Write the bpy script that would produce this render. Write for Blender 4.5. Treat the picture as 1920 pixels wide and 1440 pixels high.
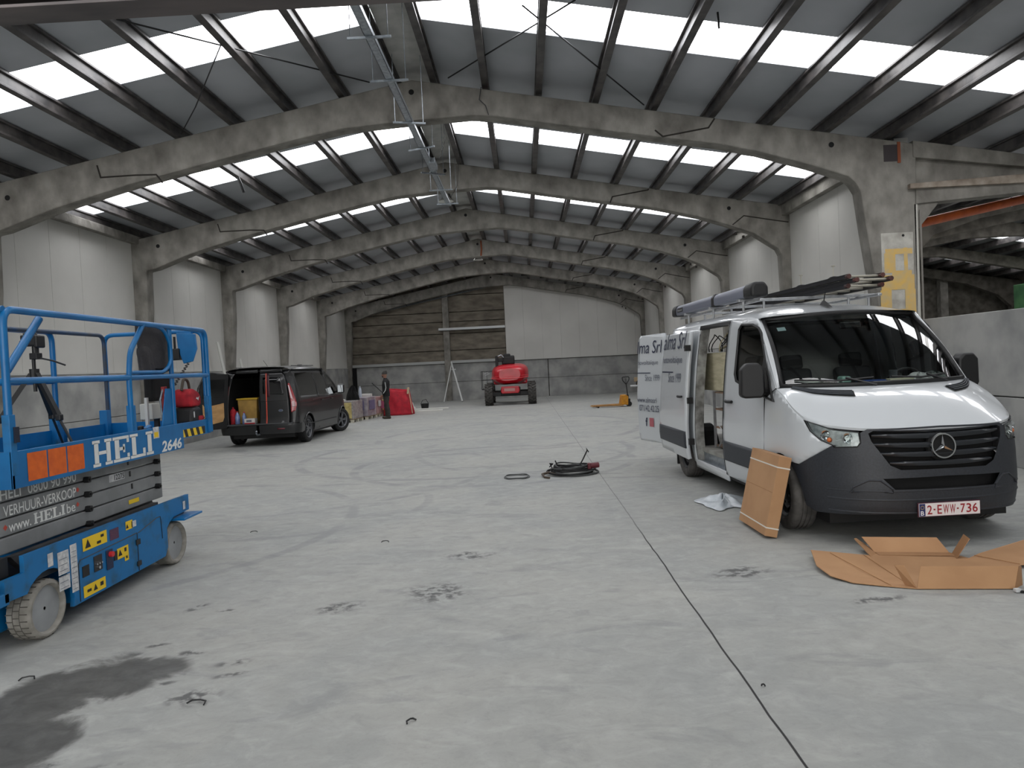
import bpy, bmesh, math, random
from mathutils import Vector, Matrix, Euler
R = math.radians
scene = bpy.context.scene
for _o in list(bpy.data.objects): bpy.data.objects.remove(_o)

# ---------------------------------------------------------------- camera
YAW, PITCH, ROLL, CAM_H, FPX = -.0177, -.0259, -.048, 1.68, 1331.
cy, sy, cp, sp, cr, sr = math.cos(YAW), math.sin(YAW), math.cos(PITCH), math.sin(PITCH), math.cos(ROLL), math.sin(ROLL)
c_f = Vector((sy * cp, cy * cp, sp)); c_r0 = Vector((cy, -sy, 0)); c_u0 = c_r0.cross(c_f)
c_r = c_r0 * cr + c_u0 * sr; c_u = c_u0 * cr - c_r0 * sr
cam_d = bpy.data.cameras.new('camera'); cam = bpy.data.objects.new('camera', cam_d)
scene.collection.objects.link(cam); scene.camera = cam
cam.matrix_world = Matrix(((c_r.x, c_u.x, -c_f.x, 0), (c_r.y, c_u.y, -c_f.y, 0), (c_r.z, c_u.z, -c_f.z, CAM_H), (0, 0, 0, 1)))
cam_d.sensor_width = 36; cam_d.lens = FPX / 1920 * 36; cam_d.clip_start = .05; cam_d.clip_end = 300

# ---------------------------------------------------------------- world, exposure
W = bpy.data.worlds.new('overcast_sky'); scene.world = W; W.use_nodes = True
_bg = W.node_tree.nodes['Background']; _bg.inputs[0].default_value = (1, .99, .97, 1); _bg.inputs[1].default_value = 3.0
SKYLIGHT = 6.0
vs = scene.view_settings
vs.view_transform = 'Standard'; vs.look = 'None'; vs.gamma = 1; vs.use_curve_mapping = False; vs.exposure = .45
scene.cycles.use_denoising = True
scene.cycles.max_bounces = 8; scene.cycles.diffuse_bounces = 5; scene.cycles.glossy_bounces = 4
scene.cycles.transmission_bounces = 6; scene.cycles.transparent_max_bounces = 10
scene.cycles.caustics_reflective = False; scene.cycles.caustics_refractive = False
scene.cycles.sample_clamp_indirect = 4.0

# ---------------------------------------------------------------- helpers
def lin(c): return tuple((x / 255 / 12.92 if x / 255 <= .04045 else ((x / 255 + .055) / 1.055) ** 2.4) for x in c)
MATS = {}
def mat(name, c, c2=None, scale=3., rough=.6, metal=0., bump=0., detail=4., stretch=(1, 1, 1), lo=.35, hi=.65, coat=0., spec=.5, bscale=None, world=False):
    if name in MATS: return MATS[name]
    m = bpy.data.materials.new(name); m.use_nodes = True; MATS[name] = m
    nt = m.node_tree; b = nt.nodes['Principled BSDF']; L = nt.links
    b.inputs['Base Color'].default_value = (*lin(c), 1); b.inputs['Roughness'].default_value = rough
    b.inputs['Metallic'].default_value = metal; b.inputs['Specular IOR Level'].default_value = spec
    if coat: b.inputs['Coat Weight'].default_value = coat; b.inputs['Coat Roughness'].default_value = .06
    if c2 is not None or bump:
        if world:
            tc = nt.nodes.new('ShaderNodeNewGeometry'); src = tc.outputs['Position']
        else:
            tc = nt.nodes.new('ShaderNodeTexCoord'); src = tc.outputs['Object']
        mp = nt.nodes.new('ShaderNodeMapping'); mp.inputs['Scale'].default_value = stretch
        L.new(src, mp.inputs['Vector'])
        n = nt.nodes.new('ShaderNodeTexNoise'); n.inputs['Scale'].default_value = scale; n.inputs['Detail'].default_value = detail
        L.new(mp.outputs[0], n.inputs['Vector'])
        if c2 is not None:
            r = nt.nodes.new('ShaderNodeValToRGB'); r.color_ramp.elements[0].position = lo; r.color_ramp.elements[1].position = hi
            r.color_ramp.elements[0].color = (*lin(c2), 1); r.color_ramp.elements[1].color = (*lin(c), 1)
            L.new(n.outputs[0], r.inputs[0]); L.new(r.outputs[0], b.inputs['Base Color'])
        if bump:
            bn = n
            if bscale:
                bn = nt.nodes.new('ShaderNodeTexNoise'); bn.inputs['Scale'].default_value = bscale; bn.inputs['Detail'].default_value = 3; L.new(mp.outputs[0], bn.inputs['Vector'])
            bp = nt.nodes.new('ShaderNodeBump'); bp.inputs['Strength'].default_value = bump; bp.inputs['Distance'].default_value = .02
            L.new(bn.outputs[0], bp.inputs['Height']); L.new(bp.outputs[0], b.inputs['Normal'])
    return m
def emis(name, c, s):
    m = bpy.data.materials.new(name); m.use_nodes = True; nt = m.node_tree
    b = nt.nodes['Principled BSDF']; b.inputs['Base Color'].default_value = (*lin(c), 1)
    b.inputs['Emission Color'].default_value = (*lin(c), 1); b.inputs['Emission Strength'].default_value = s; return m
def glassmat(name, tint=(60, 66, 68), tr=.75, rough=.02):
    m = bpy.data.materials.new(name); m.use_nodes = True; nt = m.node_tree; nt.nodes.clear()
    o = nt.nodes.new('ShaderNodeOutputMaterial'); t = nt.nodes.new('ShaderNodeBsdfTransparent'); g = nt.nodes.new('ShaderNodeBsdfGlossy')
    d = nt.nodes.new('ShaderNodeMixShader'); f = nt.nodes.new('ShaderNodeFresnel'); f.inputs[0].default_value = 1.5
    t.inputs[0].default_value = (tr * .95, tr, tr * .98, 1); g.inputs['Color'].default_value = (1, 1, 1, 1); g.inputs['Roughness'].default_value = rough
    nt.links.new(f.outputs[0], d.inputs[0]); nt.links.new(t.outputs[0], d.inputs[1]); nt.links.new(g.outputs[0], d.inputs[2]); nt.links.new(d.outputs[0], o.inputs[0])
    return m

def tag(o, label=None, cat=None, group=None, kind=None):
    if label: o['label'] = label
    if cat: o['category'] = cat
    if group: o['group'] = group
    if kind: o['kind'] = kind
    return o
def thing(name, label, cat, loc=(0, 0, 0), rotz=0., group=None, rot=None):
    o = bpy.data.objects.new(name, None); scene.collection.objects.link(o)
    o.location = loc; o.rotation_euler = rot if rot else (0, 0, rotz); o.empty_display_size = .1
    return tag(o, label, cat, group)

class MB:
    def __init__(s): s.v = []; s.f = []
    def add(s, vs_, fs, T=None):
        n = len(s.v)
        s.v += [tuple(T @ Vector(p)) if T is not None else tuple(p) for p in vs_]
        s.f += [tuple(i + n for i in f) for f in fs]; return s
    def box(s, x0, x1, y0, y1, z0, z1, T=None):
        return s.add([(x0, y0, z0), (x1, y0, z0), (x1, y1, z0), (x0, y1, z0), (x0, y0, z1), (x1, y0, z1), (x1, y1, z1), (x0, y1, z1)],
                     [(3, 2, 1, 0), (4, 5, 6, 7), (0, 1, 5, 4), (1, 2, 6, 5), (2, 3, 7, 6), (3, 0, 4, 7)], T)
    def cbox(s, c, d, rot=None):
        T = Matrix.Translation(c)
        if rot: T = T @ Euler(rot).to_matrix().to_4x4()
        return s.box(-d[0] / 2, d[0] / 2, -d[1] / 2, d[1] / 2, -d[2] / 2, d[2] / 2, T)
    def prism(s, poly, axis, a, b, T=None):
        n = len(poly); P = lambda p, w: {'x': (w, p[0], p[1]), 'y': (p[0], w, p[1]), 'z': (p[0], p[1], w)}[axis]
        return s.add([P(p, a) for p in poly] + [P(p, b) for p in poly], [tuple(range(n)), tuple(range(2 * n - 1, n - 1, -1))] + [(i, (i + n), (i + 1) % n + n, (i + 1) % n) for i in range(n)], T)
    def tube(s, pts, r, n=8, closed=False, sq=False):
        pts = [Vector(p) for p in pts]; m = len(pts); vs_, fs = [], []
        up = None
        if sq: n = 4
        for i, p in enumerate(pts):
            a = pts[(i - 1) % m] if (i > 0 or closed) else p; b = pts[(i + 1) % m] if (i < m - 1 or closed) else p
            d1 = (p - a).normalized() if (p - a).length > 1e-9 else None; d2 = (b - p).normalized() if (b - p).length > 1e-9 else None
            d = ((d1 or d2) + (d2 or d1)).normalized()
            if up is None: up = Vector((0, 0, 1)) if abs(d.z) < .9 else Vector((1, 0, 0))
            x = up.cross(d)
            if x.length < 1e-4: x = Vector((1, 0, 0)).cross(d)
            x.normalize(); y = d.cross(x).normalized(); up = y
            k = 1.
            if d1 and d2: k = 1 / max(.5, d1.dot(d))
            rr = r[i] if isinstance(r, (list, tuple)) else r
            for j in range(n):
                t = 2 * math.pi * (j + (.5 if sq else 0)) / n; q = rr * (1.414 if sq else 1) * (k if n > 4 else 1)
                vs_.append(p + x * math.cos(t) * q + y * math.sin(t) * q)
        for i in range(m if closed else m - 1):
            for j in range(n):
                a, b = i * n + j, i * n + (j + 1) % n; c, d_ = ((i + 1) % m) * n + (j + 1) % n, ((i + 1) % m) * n + j
                fs.append((a, b, c, d_))
        if not closed: fs += [tuple(range(n - 1, -1, -1)), tuple(range((m - 1) * n, m * n))]
        return s.add(vs_, fs)
    def cyl(s, p0, p1, r, n=16, r2=None): return s.tube([p0, p1], [r, r if r2 is None else r2], n)
    def lathe(s, prof, T=None, n=32, close=False):   # prof: (radius, height) about local z
        vs_, fs = [], []; m = len(prof)
        for (r_, h) in prof:
            for j in range(n): t = 2 * math.pi * j / n; vs_.append((r_ * math.cos(t), r_ * math.sin(t), h))
        for i in range(m if close else m - 1):
            for j in range(n):
                i2 = (i + 1) % m; fs.append((i * n + j, i * n + (j + 1) % n, i2 * n + (j + 1) % n, i2 * n + j))
        if not close:
            if prof[0][0] > 1e-4: fs.append(tuple(range(n - 1, -1, -1)))
            if prof[-1][0] > 1e-4: fs.append(tuple(range((m - 1) * n, m * n)))
        return s.add(vs_, fs, T)
    def ball(s, c, r, n=12, T=None, sc=(1, 1, 1)):
        prof = [(math.sin(math.pi * i / n), -math.cos(math.pi * i / n)) for i in range(n + 1)]
        prof[0] = (1e-5, -1); prof[-1] = (1e-5, 1)
        M = Matrix.Translation(c) @ Matrix.Diagonal((r * sc[0], r * sc[1], r * sc[2], 1))
        return s.lathe(prof, (T @ M) if T is not None else M, n * 2)
    def grid(s, fn, nu, nv):
        vs_ = [fn(i / nu, j / nv) for i in range(nu + 1) for j in range(nv + 1)]
        return s.add(vs_, [(i * (nv + 1) + j, (i + 1) * (nv + 1) + j, (i + 1) * (nv + 1) + j + 1, i * (nv + 1) + j + 1) for i in range(nu) for j in range(nv)])
    def build(s, name, m, parent=None, bevel=0, smooth=None, solid=0, seg=2, weld=False, sub=0, fixn=True, kind=None):
        me = bpy.data.meshes.new(name); off = Vector((0, 0, 0))
        if parent is None:
            xs, ys, zs = zip(*s.v); off = Vector(((min(xs) + max(xs)) / 2, (min(ys) + max(ys)) / 2, min(zs)))
        me.from_pydata([tuple(Vector(p) - off) for p in s.v], [], s.f); me.materials.append(m)
        if fixn or weld:
            bm = bmesh.new(); bm.from_mesh(me)
            if weld: bmesh.ops.remove_doubles(bm, verts=bm.verts, dist=.0008)
            if fixn: bmesh.ops.recalc_face_normals(bm, faces=bm.faces)
            bm.to_mesh(me); bm.free()
        o = bpy.data.objects.new(name, me); scene.collection.objects.link(o); o.location = off
        if parent is not None: o.parent = parent
        if smooth is not None: 
            for p in me.polygons: p.use_smooth = True
            if smooth < 179:
                try: me.set_sharp_from_angle(angle=R(smooth))
                except Exception: pass
        if solid: md = o.modifiers.new('s', 'SOLIDIFY'); md.thickness = abs(solid); md.offset = -1 if solid > 0 else 1
        if bevel: md = o.modifiers.new('b', 'BEVEL'); md.width = bevel; md.segments = seg; md.limit_method = 'ANGLE'; md.angle_limit = R(35)
        if sub: md = o.modifiers.new('d', 'SUBSURF'); md.levels = sub; md.render_levels = sub
        if kind: o['kind'] = kind
        return o

def text2d(txt, size=1., bold=0., shear=0., sx=1.):
    cu = bpy.data.curves.new('t', 'FONT'); cu.body = txt; cu.size = size; cu.offset = bold; cu.shear = shear; cu.resolution_u = 3
    ob = bpy.data.objects.new('t', cu); me = ob.to_mesh()
    vs_ = [(v.co.x * sx, v.co.y) for v in me.vertices]; fs = [tuple(p.vertices) for p in me.polygons]
    ob.to_mesh_clear(); bpy.data.objects.remove(ob); bpy.data.curves.remove(cu)
    x0 = min(v[0] for v in vs_); vs_ = [(v[0] - x0, v[1]) for v in vs_]
    return vs_, fs
def textfit(txt, w, h, bold=0., shear=0.):      # fitted into a w x h rectangle, origin bottom left
    vs_, fs = text2d(txt, 1., bold, shear)
    x1 = max(v[0] for v in vs_); y0 = min(v[1] for v in vs_); y1 = max(v[1] for v in vs_)
    return [(v[0] / x1 * w, (v[1] - y0) / (y1 - y0) * h) for v in vs_], fs
def lettering(name, items, fn, m, parent):       # items: (txt, x, y, w, h, bold, shear)
    b = MB()
    for it in items:
        v2, fs = textfit(*((it[0],) + tuple(it[3:])))
        b.add([fn(v[0] + it[1], v[1] + it[2]) for v in v2], fs)
    return b.build(name, m, parent, fixn=False)
def flat(polys, fn):                              # polygons of (u, v) -> mesh through fn
    b = MB()
    for p in polys: b.add([fn(*q) for q in p], [tuple(range(len(p)))])
    return b
def rect(x, y, w, h): return [(x, y), (x + w, y), (x + w, y + h), (x, y + h)]
def rcorner(pts, r, n=5):                         # round the corners of a polyline (3D); ends kept
    pts = [Vector(p) for p in pts]; out = [pts[0]]
    for i in range(1, len(pts) - 1):
        a, p, b = pts[i - 1], pts[i], pts[i + 1]; da = (a - p); db = (b - p); k = min(r, da.length * .48, db.length * .48)
        p0 = p + da.normalized() * k; p1 = p + db.normalized() * k
        for j in range(n + 1):
            t = j / n; out.append(p0 * (1 - t) ** 2 + p * 2 * t * (1 - t) + p1 * t * t)
    out.append(pts[-1]); return out
def copy_tree(o, parent=None):
    c = o.copy(); scene.collection.objects.link(c)
    if parent is not None: c.parent = parent
    for ch in list(o.children): copy_tree(ch, c)
    return c
# ================================================================ MATERIALS
M_conc = mat('aged_precast_concrete', (146, 143, 136), (98, 95, 89), 3.6, .9, bump=.6, detail=12, lo=.28, hi=.72, bscale=18, stretch=(1, 1, .7), world=True)
M_conc2 = mat('old_brown_concrete_panel', (128, 121, 109), (94, 88, 78), 2.5, .9, bump=.4, detail=10, stretch=(.6, 1, 1.5), world=True)
M_plinth = mat('smooth_grey_concrete_plinth', (168, 168, 165), (134, 135, 134), 1.6, .8, bump=.1, detail=6, world=True)
M_panel = mat('white_sandwich_panel', (204, 203, 198), (192, 191, 186), .6, .45, world=True)
M_roof = mat('light_grey_roof_sheet', (178, 181, 186), (162, 166, 170), .8, .6, world=True)
M_roofd = mat('dark_roof_sheet', (104, 106, 106), (88, 90, 90), .8, .7, world=True)  # darker copy of the roof sheet for the neighbouring hall
M_concd = mat('dark_concrete', (104, 100, 92), (72, 68, 62), 3, .9, world=True)  # darker concrete tone for the neighbouring hall frames and rear gable
M_purlin = mat('dark_grey_purlin', (84, 80, 78), (50, 48, 48), 5, .45, detail=6, world=True)
M_dark = mat('black_recess', (12, 12, 13), rough=.9)
M_galv = mat('galvanised_steel', (165, 172, 178), (135, 142, 148), 20, .35, .7)
M_black = mat('black_plastic', (18, 18, 19), rough=.5)
M_rub = mat('black_rubber', (24, 24, 25), (16, 16, 17), 12, .8)
M_joint = mat('dark_joint_line', (42, 38, 34), rough=.95)
M_rust = mat('rust_stain', (128, 70, 44), rough=.9)

def floor_material():
    m = bpy.data.materials.new('power_floated_concrete'); m.use_nodes = True; nt = m.node_tree; L = nt.links; N = nt.nodes
    b = N['Principled BSDF']; g = N.new('ShaderNodeNewGeometry'); P = g.outputs['Position']
    def noise(sc, det=5, st=(1, 1, 1), rough=.55, dist=0.):
        mp = N.new('ShaderNodeMapping'); mp.inputs['Scale'].default_value = st; L.new(P, mp.inputs[0])
        n = N.new('ShaderNodeTexNoise'); n.inputs['Scale'].default_value = sc; n.inputs['Detail'].default_value = det; n.inputs['Roughness'].default_value = rough
        n.inputs['Distortion'].default_value = dist; L.new(mp.outputs[0], n.inputs[0]); return n.outputs[0]
    def mth(op, a, b_=0., c=None, clamp=False):
        x = N.new('ShaderNodeMath'); x.operation = op; x.use_clamp = clamp
        for i, q in enumerate((a, b_, c)):
            if q is None: continue
            if isinstance(q, (int, float)): x.inputs[i].default_value = q
            else: L.new(q, x.inputs[i])
        return x.outputs[0]
    def step(v, lo, hi):
        x = N.new('ShaderNodeMapRange'); x.interpolation_type = 'SMOOTHSTEP'; x.inputs[1].default_value = lo; x.inputs[2].default_value = hi; L.new(v, x.inputs[0]); return x.outputs[0]
    def mix(f, a, bcol):
        x = N.new('ShaderNodeMix'); x.data_type = 'RGBA'
        if isinstance(f, float): x.inputs[0].default_value = f
        else: L.new(f, x.inputs[0])
        L.new(a, x.inputs[6]) if not isinstance(a, tuple) else setattr(x.inputs[6], 'default_value', (*lin(a), 1))
        L.new(bcol, x.inputs[7]) if not isinstance(bcol, tuple) else setattr(x.inputs[7], 'default_value', (*lin(bcol), 1))
        return x.outputs[2]
    sep = N.new('ShaderNodeSeparateXYZ'); L.new(P, sep.inputs[0]); X, Y = sep.outputs[0], sep.outputs[1]
    n1 = noise(.55, 7, (1, 1, 1), .6, .4); n2 = noise(2.6, 8, (1, 1.6, 1), .65, .8); n3 = noise(9, 6, (1, 1, 1), .7); n4 = noise(1.1, 6, (1.0, 2.4, 1), .6, 1.4)
    c = mix(step(n1, .3, .7), (147, 149, 147), (160, 160, 155))
    c = mix(mth('MULTIPLY', step(n2, .5, .75), .5), c, (178, 179, 175))
    c = mix(mth('MULTIPLY', step(n4, .54, .68), .4), c, (122, 124, 125))
    c = mix(mth('MULTIPLY', step(n3, .55, .8), .25), c, (110, 112, 112))
    wn = noise(3.2, 9, (1, 1, 1), .62, .5)
    n5 = noise(30, 4, (1, 1, 1), .7); n6 = noise(5.5, 9, (1, 1.3, 1), .7, .6)
    c = mix(mth('MULTIPLY', step(n6, .48, .72), .30), c, (122, 123, 121))
    c = mix(mth('MULTIPLY', step(n6, .52, .30), .35), c, (176, 177, 174))
    c = mix(mth('MULTIPLY', step(n5, .5, .8), .22), c, (112, 113, 112))
    def spot(cx, cy, rx, ry, ang, soft, amp):      # elliptical wet or oily patch with a ragged edge
        dx = mth('SUBTRACT', X, cx); dy = mth('SUBTRACT', Y, cy); ca, sa = math.cos(ang), math.sin(ang)
        u = mth('DIVIDE', mth('ADD', mth('MULTIPLY', dx, ca), mth('MULTIPLY', dy, sa)), rx)
        v = mth('DIVIDE', mth('SUBTRACT', mth('MULTIPLY', dy, ca), mth('MULTIPLY', dx, sa)), ry)
        r = mth('SQRT', mth('ADD', mth('MULTIPLY', u, u), mth('MULTIPLY', v, v)))
        r = mth('ADD', r, mth('MULTIPLY', mth('SUBTRACT', wn, .5), amp))
        return mth('SUBTRACT', 1., step(r, 1 - soft, 1 + soft))
    big = mth('MAXIMUM', spot(-2.72, 3.62, .30, .62, -.25, .16, 1.5), spot(-2.4, 3.98, .34, .27, .2, .16, 1.5))
    big = mth('MAXIMUM', big, spot(-2.45, 3.25, .22, .34, .3, .2, 1.5))
    c = mix(mth('MULTIPLY', big, mth('ADD', .62, mth('MULTIPLY', n6, .42))), c, (58, 57, 55))
    small = None
    for (x, y, rx, ry, a) in ((-2.50, 5.17, .05, .10, -.5), (-2.24, 5.08, .07, .03, 0), (-2.42, 4.46, .07, .03, .3), (-2.14, 4.31, .07, .04, 0), (-1.80, 4.13, .10, .045, .3),
                              (-2.10, 3.88, .07, .03, .4), (-1.84, 3.70, .12, .09, .1), (-1.4, 5.03, .17, .1, .4), (-.74, 5.3, .22, .2, 0), (1.6, 5.47, .2, .12, .3), (-2.25, 3.05, .12, .03, .5), (-1.95, 3.0, .14, .06, .3), (2.3, 4.75, .18, .05, .2), (-1.75, 3.97, .12, .03, .4), (-.55, 6.3, .2, .12, 0)):
        s_ = spot(x, y, rx, ry, a, .5, 1.6); small = s_ if small is None else mth('MAXIMUM', small, s_)
    fine = step(noise(14, 5), .42, .6)
    c = mix(mth('MULTIPLY', mth('MULTIPLY', small, .85), fine), c, (74, 74, 75))
    def ring(cx, cy, r0, w, amp, a0=None):          # tyre scuff arcs
        dx = mth('SUBTRACT', X, cx); dy = mth('SUBTRACT', Y, cy); r = mth('SQRT', mth('ADD', mth('MULTIPLY', dx, dx), mth('MULTIPLY', dy, dy)))
        d = mth('ABSOLUTE', mth('SUBTRACT', r, r0)); return mth('MULTIPLY', mth('SUBTRACT', 1., step(d, w * .4, w)), amp)
    sc = None
    for q in ((-.6, 12.4, 2.4, .11, .5), (-1.2, 14.0, 3.2, .12, .45), (-4.2, 12.0, 3.6, .1, .4), (-.2, 17.5, 3.4, .14, .4), (-3.0, 9.0, 1.7, .08, .35), (-2.2, 19.0, 5.2, .16, .4), (2.2, 14.5, 4.4, .1, .35), (-5.2, 8.0, 3.1, .09, .4)):
        s_ = ring(*q); sc = s_ if sc is None else mth('MAXIMUM', sc, s_)
    sc = mth('MULTIPLY', sc, step(noise(.9, 3), .4, .6))
    c = mix(sc, c, (116, 118, 121))
    # sawn joints
    jx = mth('ABSOLUTE', mth('SUBTRACT', X, mth('ADD', 1.065, mth('MULTIPLY', mth('SUBTRACT', noise(1.5, 2), .5), .03))))
    j1 = mth('MULTIPLY', mth('SUBTRACT', 1., step(jx, .004, .008)), mth('SUBTRACT', 1., mth('MULTIPLY', step(Y, 6.3, 7.6), .55)))
    j2 = mth('MULTIPLY', mth('SUBTRACT', 1., step(mth('ABSOLUTE', mth('SUBTRACT', Y, 11.9)), .006, .012)), .45)
    j = mth('MAXIMUM', j1, j2)
    c = mix(j, c, (40, 40, 40))
    L.new(c, b.inputs['Base Color'])
    r = mth('ADD', .62, mth('MULTIPLY', n2, .2)); r = mth('SUBTRACT', r, mth('MULTIPLY', big, .2)); L.new(r, b.inputs['Roughness'])
    b.inputs['Specular IOR Level'].default_value = .3
    bp = N.new('ShaderNodeBump'); bp.inputs['Strength'].default_value = .12; bp.inputs['Distance'].default_value = .01; L.new(n3, bp.inputs['Height']); L.new(bp.outputs[0], b.inputs['Normal'])
    return m
M_floor = floor_material()

# ================================================================ BUILDING SHELL
XL, XR, XV, XE = -9.17, 6.36, 8.9, 25.6        # wall faces: main hall, valley, far side of the neighbouring hall
YF, YB = -5.0, 37.3
APX, APZ, SL = -1.55, 6.74, .182
ZF = [11.78, 16.77, 21.73, 26.67, 31.85, 36.78]
HX = XV + 8.8                      # ridge of the neighbouring hall
def roofz(x):
    if x <= XV: return APZ - SL * abs(x - APX)
    return (APZ - SL * (XV - APX)) + SL * (x - XV) if x < HX else (APZ - SL * (XV - APX)) + SL * (2 * HX - XV - x)
fl = MB().box(-9.6, 26.2, YF - 4, 38.2, -.2, 0).build('floor', M_floor, kind='structure')

# skylight rows (Y ranges), one per bay
BAYS = [1.78, 6.78] + ZF
SKY = [((BAYS[i] + BAYS[i + 1]) / 2 + .02, (BAYS[i] + BAYS[i + 1]) / 2 + .97) for i in range(len(BAYS) - 1)]
SKY = [(-3.0, -2.0)] + SKY
cbs = [MB(), MB()]; XS = [-9.6, APX, XV, HX, XE + .4]
yedges = [YF - .3] + [e for s in SKY for e in s] + [38.0]
for k in range(4):
    x0, x1 = XS[k], XS[k + 1]; z0, z1 = roofz(x0), roofz(x1)
    for i in range(0, len(yedges), 2):
        a, b_ = yedges[i], yedges[i + 1]
        cbs[0 if k < 2 else 1].add([(x0, a, z0), (x1, a, z1), (x1, b_, z1), (x0, b_, z0), (x0, a, z0 + .1), (x1, a, z1 + .1), (x1, b_, z1 + .1), (x0, b_, z0 + .1)],
               [(0, 1, 2, 3), (4, 5, 6, 7), (0, 1, 5, 4), (1, 2, 6, 5), (2, 3, 7, 6), (3, 0, 4, 7)])
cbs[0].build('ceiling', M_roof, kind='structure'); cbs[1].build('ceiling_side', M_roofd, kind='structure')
# translucent rooflights: they give the daylight
def sky_mat(name='daylit_translucent_sheet', k=1.):
    m = bpy.data.materials.new(name); m.use_nodes = True; nt = m.node_tree; L = nt.links
    b = nt.nodes['Principled BSDF']; g = nt.nodes.new('ShaderNodeNewGeometry'); mp = nt.nodes.new('ShaderNodeMapping'); mp.inputs['Scale'].default_value = (.35, 9, 1)
    L.new(g.outputs['Position'], mp.inputs[0]); n = nt.nodes.new('ShaderNodeTexNoise'); n.inputs['Scale'].default_value = 1.2; n.inputs['Detail'].default_value = 2; L.new(mp.outputs[0], n.inputs[0])
    r = nt.nodes.new('ShaderNodeValToRGB'); r.color_ramp.elements[0].color = (.80, .82, .88, 1); r.color_ramp.elements[1].color = (.99, .985, .98, 1)
    r.color_ramp.elements[0].position = .35; r.color_ramp.elements[1].position = .6
    L.new(n.outputs[0], r.inputs[0]); L.new(r.outputs[0], b.inputs['Emission Color']); b.inputs['Emission Strength'].default_value = SKYLIGHT * k
    b.inputs['Base Color'].default_value = (.8, .8, .82, 1); return m
M_sky = sky_mat(); M_skyd = sky_mat('dimmed_translucent_sheet', .38)  # second sheet has its emission cut so the rear wall renders darker
wn = 0
for (a, b_) in SKY:
    for k in range(4):
        x0, x1 = XS[k], XS[k + 1]
        x0 = max(x0, XL - .2); x1 = min(x1, XE + .2)
        if k == 0: x1 -= .30
        if k == 1: x0 += .22
        if k in (1,): x1 -= .25
        wn += 1
        def sf(u, v):
            x = x0 + (x1 - x0) * u; y = a - .02 + (b_ - a + .04) * v
            return (x, y, roofz(x) + .05 + .03 * math.sin(math.pi * v))
        MB().grid(sf, 1, 8).build('window_%d' % wn, M_skyd if a > 33 else M_sky, smooth=180, kind='structure')
# ridge capping between the skylight runs
MB().add([(APX - .32, YF, roofz(APX - .32) - .02), (APX, YF, roofz(APX) - .05), (APX + .24, YF, roofz(APX + .24) - .02), (APX - .32, 37.3, roofz(APX - .32) - .02), (APX, 37.3, roofz(APX) - .05), (APX + .24, 37.3, roofz(APX + .24) - .02)],
         [(0, 1, 4, 3), (1, 2, 5, 4)]).build('trim_1', mat('ridge_cement_board', (182, 182, 178), (164, 164, 160), 4, .8, world=True), kind='structure', solid=.02)

# walls --------------------------------------------------------------
def wall_part(mb, name, m, parent, **k): return mb.build(name, m, parent, **k)
def wroot(name, mb, m):
    o = mb.build(name, m, kind='structure'); return o
def child(o, mb, name, m, **k):
    c = mb.build(name, m, None, **k)
    c.parent = o; c.location = c.location - o.location
    return c
wl = wroot('wall_left', MB().box(XL - .3, XL - .06, YF, 37.6, 0, 5.6), M_plinth)
def plinth(o, x0, x1, y0, y1, ztop, ys):
    b = MB()
    for a, b_ in zip(ys[:-1], ys[1:]):
        b.box(x0, x1, a + .008, b_ - .008, 0, ztop * .5 - .006).box(x0, x1, a + .008, b_ - .008, ztop * .5 + .006, ztop)
    return child(o, b, 'concrete_plinth', M_plinth, bevel=.006)
plinth(wl, XL - .06, XL + .03, 0, 0, 1.93, [YF, 1.78, 6.78] + ZF)
def panels(o, x0, x1, ya, yb, z0, zt):
    b = MB(); y = ya
    while y < yb - .05:
        e = min(y + .965, yb); b.box(x0, x1, y + .003, e - .003, z0, zt); y += .965
    return child(o, b, 'white_cladding', M_panel, bevel=.003)
panels(wl, XL - .06, XL, 9.0, 37.25, 1.96, 5.42)
panels(wl, XL - .06, XL, YF, 9.0, 1.96, 5.42)
b = MB().box(XL - .06, XL + .045, YF, 37.2, 1.93, 1.965); child(wl, b, 'drip_flashing', mat('white_flashing', (196, 196, 192), rough=.5))
wr = wroot('wall_right', MB().box(XR + .06, XR + .3, 12.2, 37.6, 0, 5.2), M_plinth)
plinth(wr, XR - .02, XR + .06, 0, 0, 1.90, [12.3] + ZF[1:])
panels(wr, XR, XR + .06, 12.3, 37.25, 1.92, 5.16)
# lower plinth wall that continues toward the camera in the open bays, no cladding above
b = MB()
for a, e in ((1.78, 6.78), (6.78, 11.72), (YF, 1.78)):
    b.box(6.50, 6.72, a + .01, e - .01, 0, .93).box(6.50, 6.72, a + .01, e - .01, .945, 2.11)
b.build('wall_1', M_plinth, kind='structure', bevel=.01)
# rear gable wall
wb = wroot('wall_back', MB().box(-9.5, XE + .5, 37.36, 37.6, 0, 6.8), M_concd)
b = MB()
for (x0, x1) in ((-9.2, -4.05), (-3.85, 1.26), (1.3, 6.4)):
    b.box(x0, x1, 37.22, 37.36, 0, .97).box(x0, x1, 37.22, 37.36, .985, 1.93)
child(wb, b, 'concrete_plinth', M_plinth, bevel=.006)
b = MB(); rnd = random.Random(3)
zz = [2.05, 2.62, 3.5, 4.12, 4.62, 5.5, 6.6]
for (x0, x1) in ((-9.2, -4.12), (-3.80, -.88)):
    for a, e in zip(zz[:-1], zz[1:]): b.box(x0, x1, 37.20, 37.36, a + .018, e - .018)
child(wb, b, 'concrete_infill_panel', M_conc2, bevel=.01)
child(wb, MB().box(-4.12, -3.80, 37.05, 37.36, 0, 6.5), 'concrete_pillar', M_conc, bevel=.02)
b = MB(); x = -.87
while x < 6.3:
    b.box(x + .002, min(x + .965, 6.35) - .002, 37.16, 37.22, 1.96, min(6.6, roofz(x) - .1)); x += .965
child(wb, b, 'white_cladding', M_panel, bevel=.003)
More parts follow.
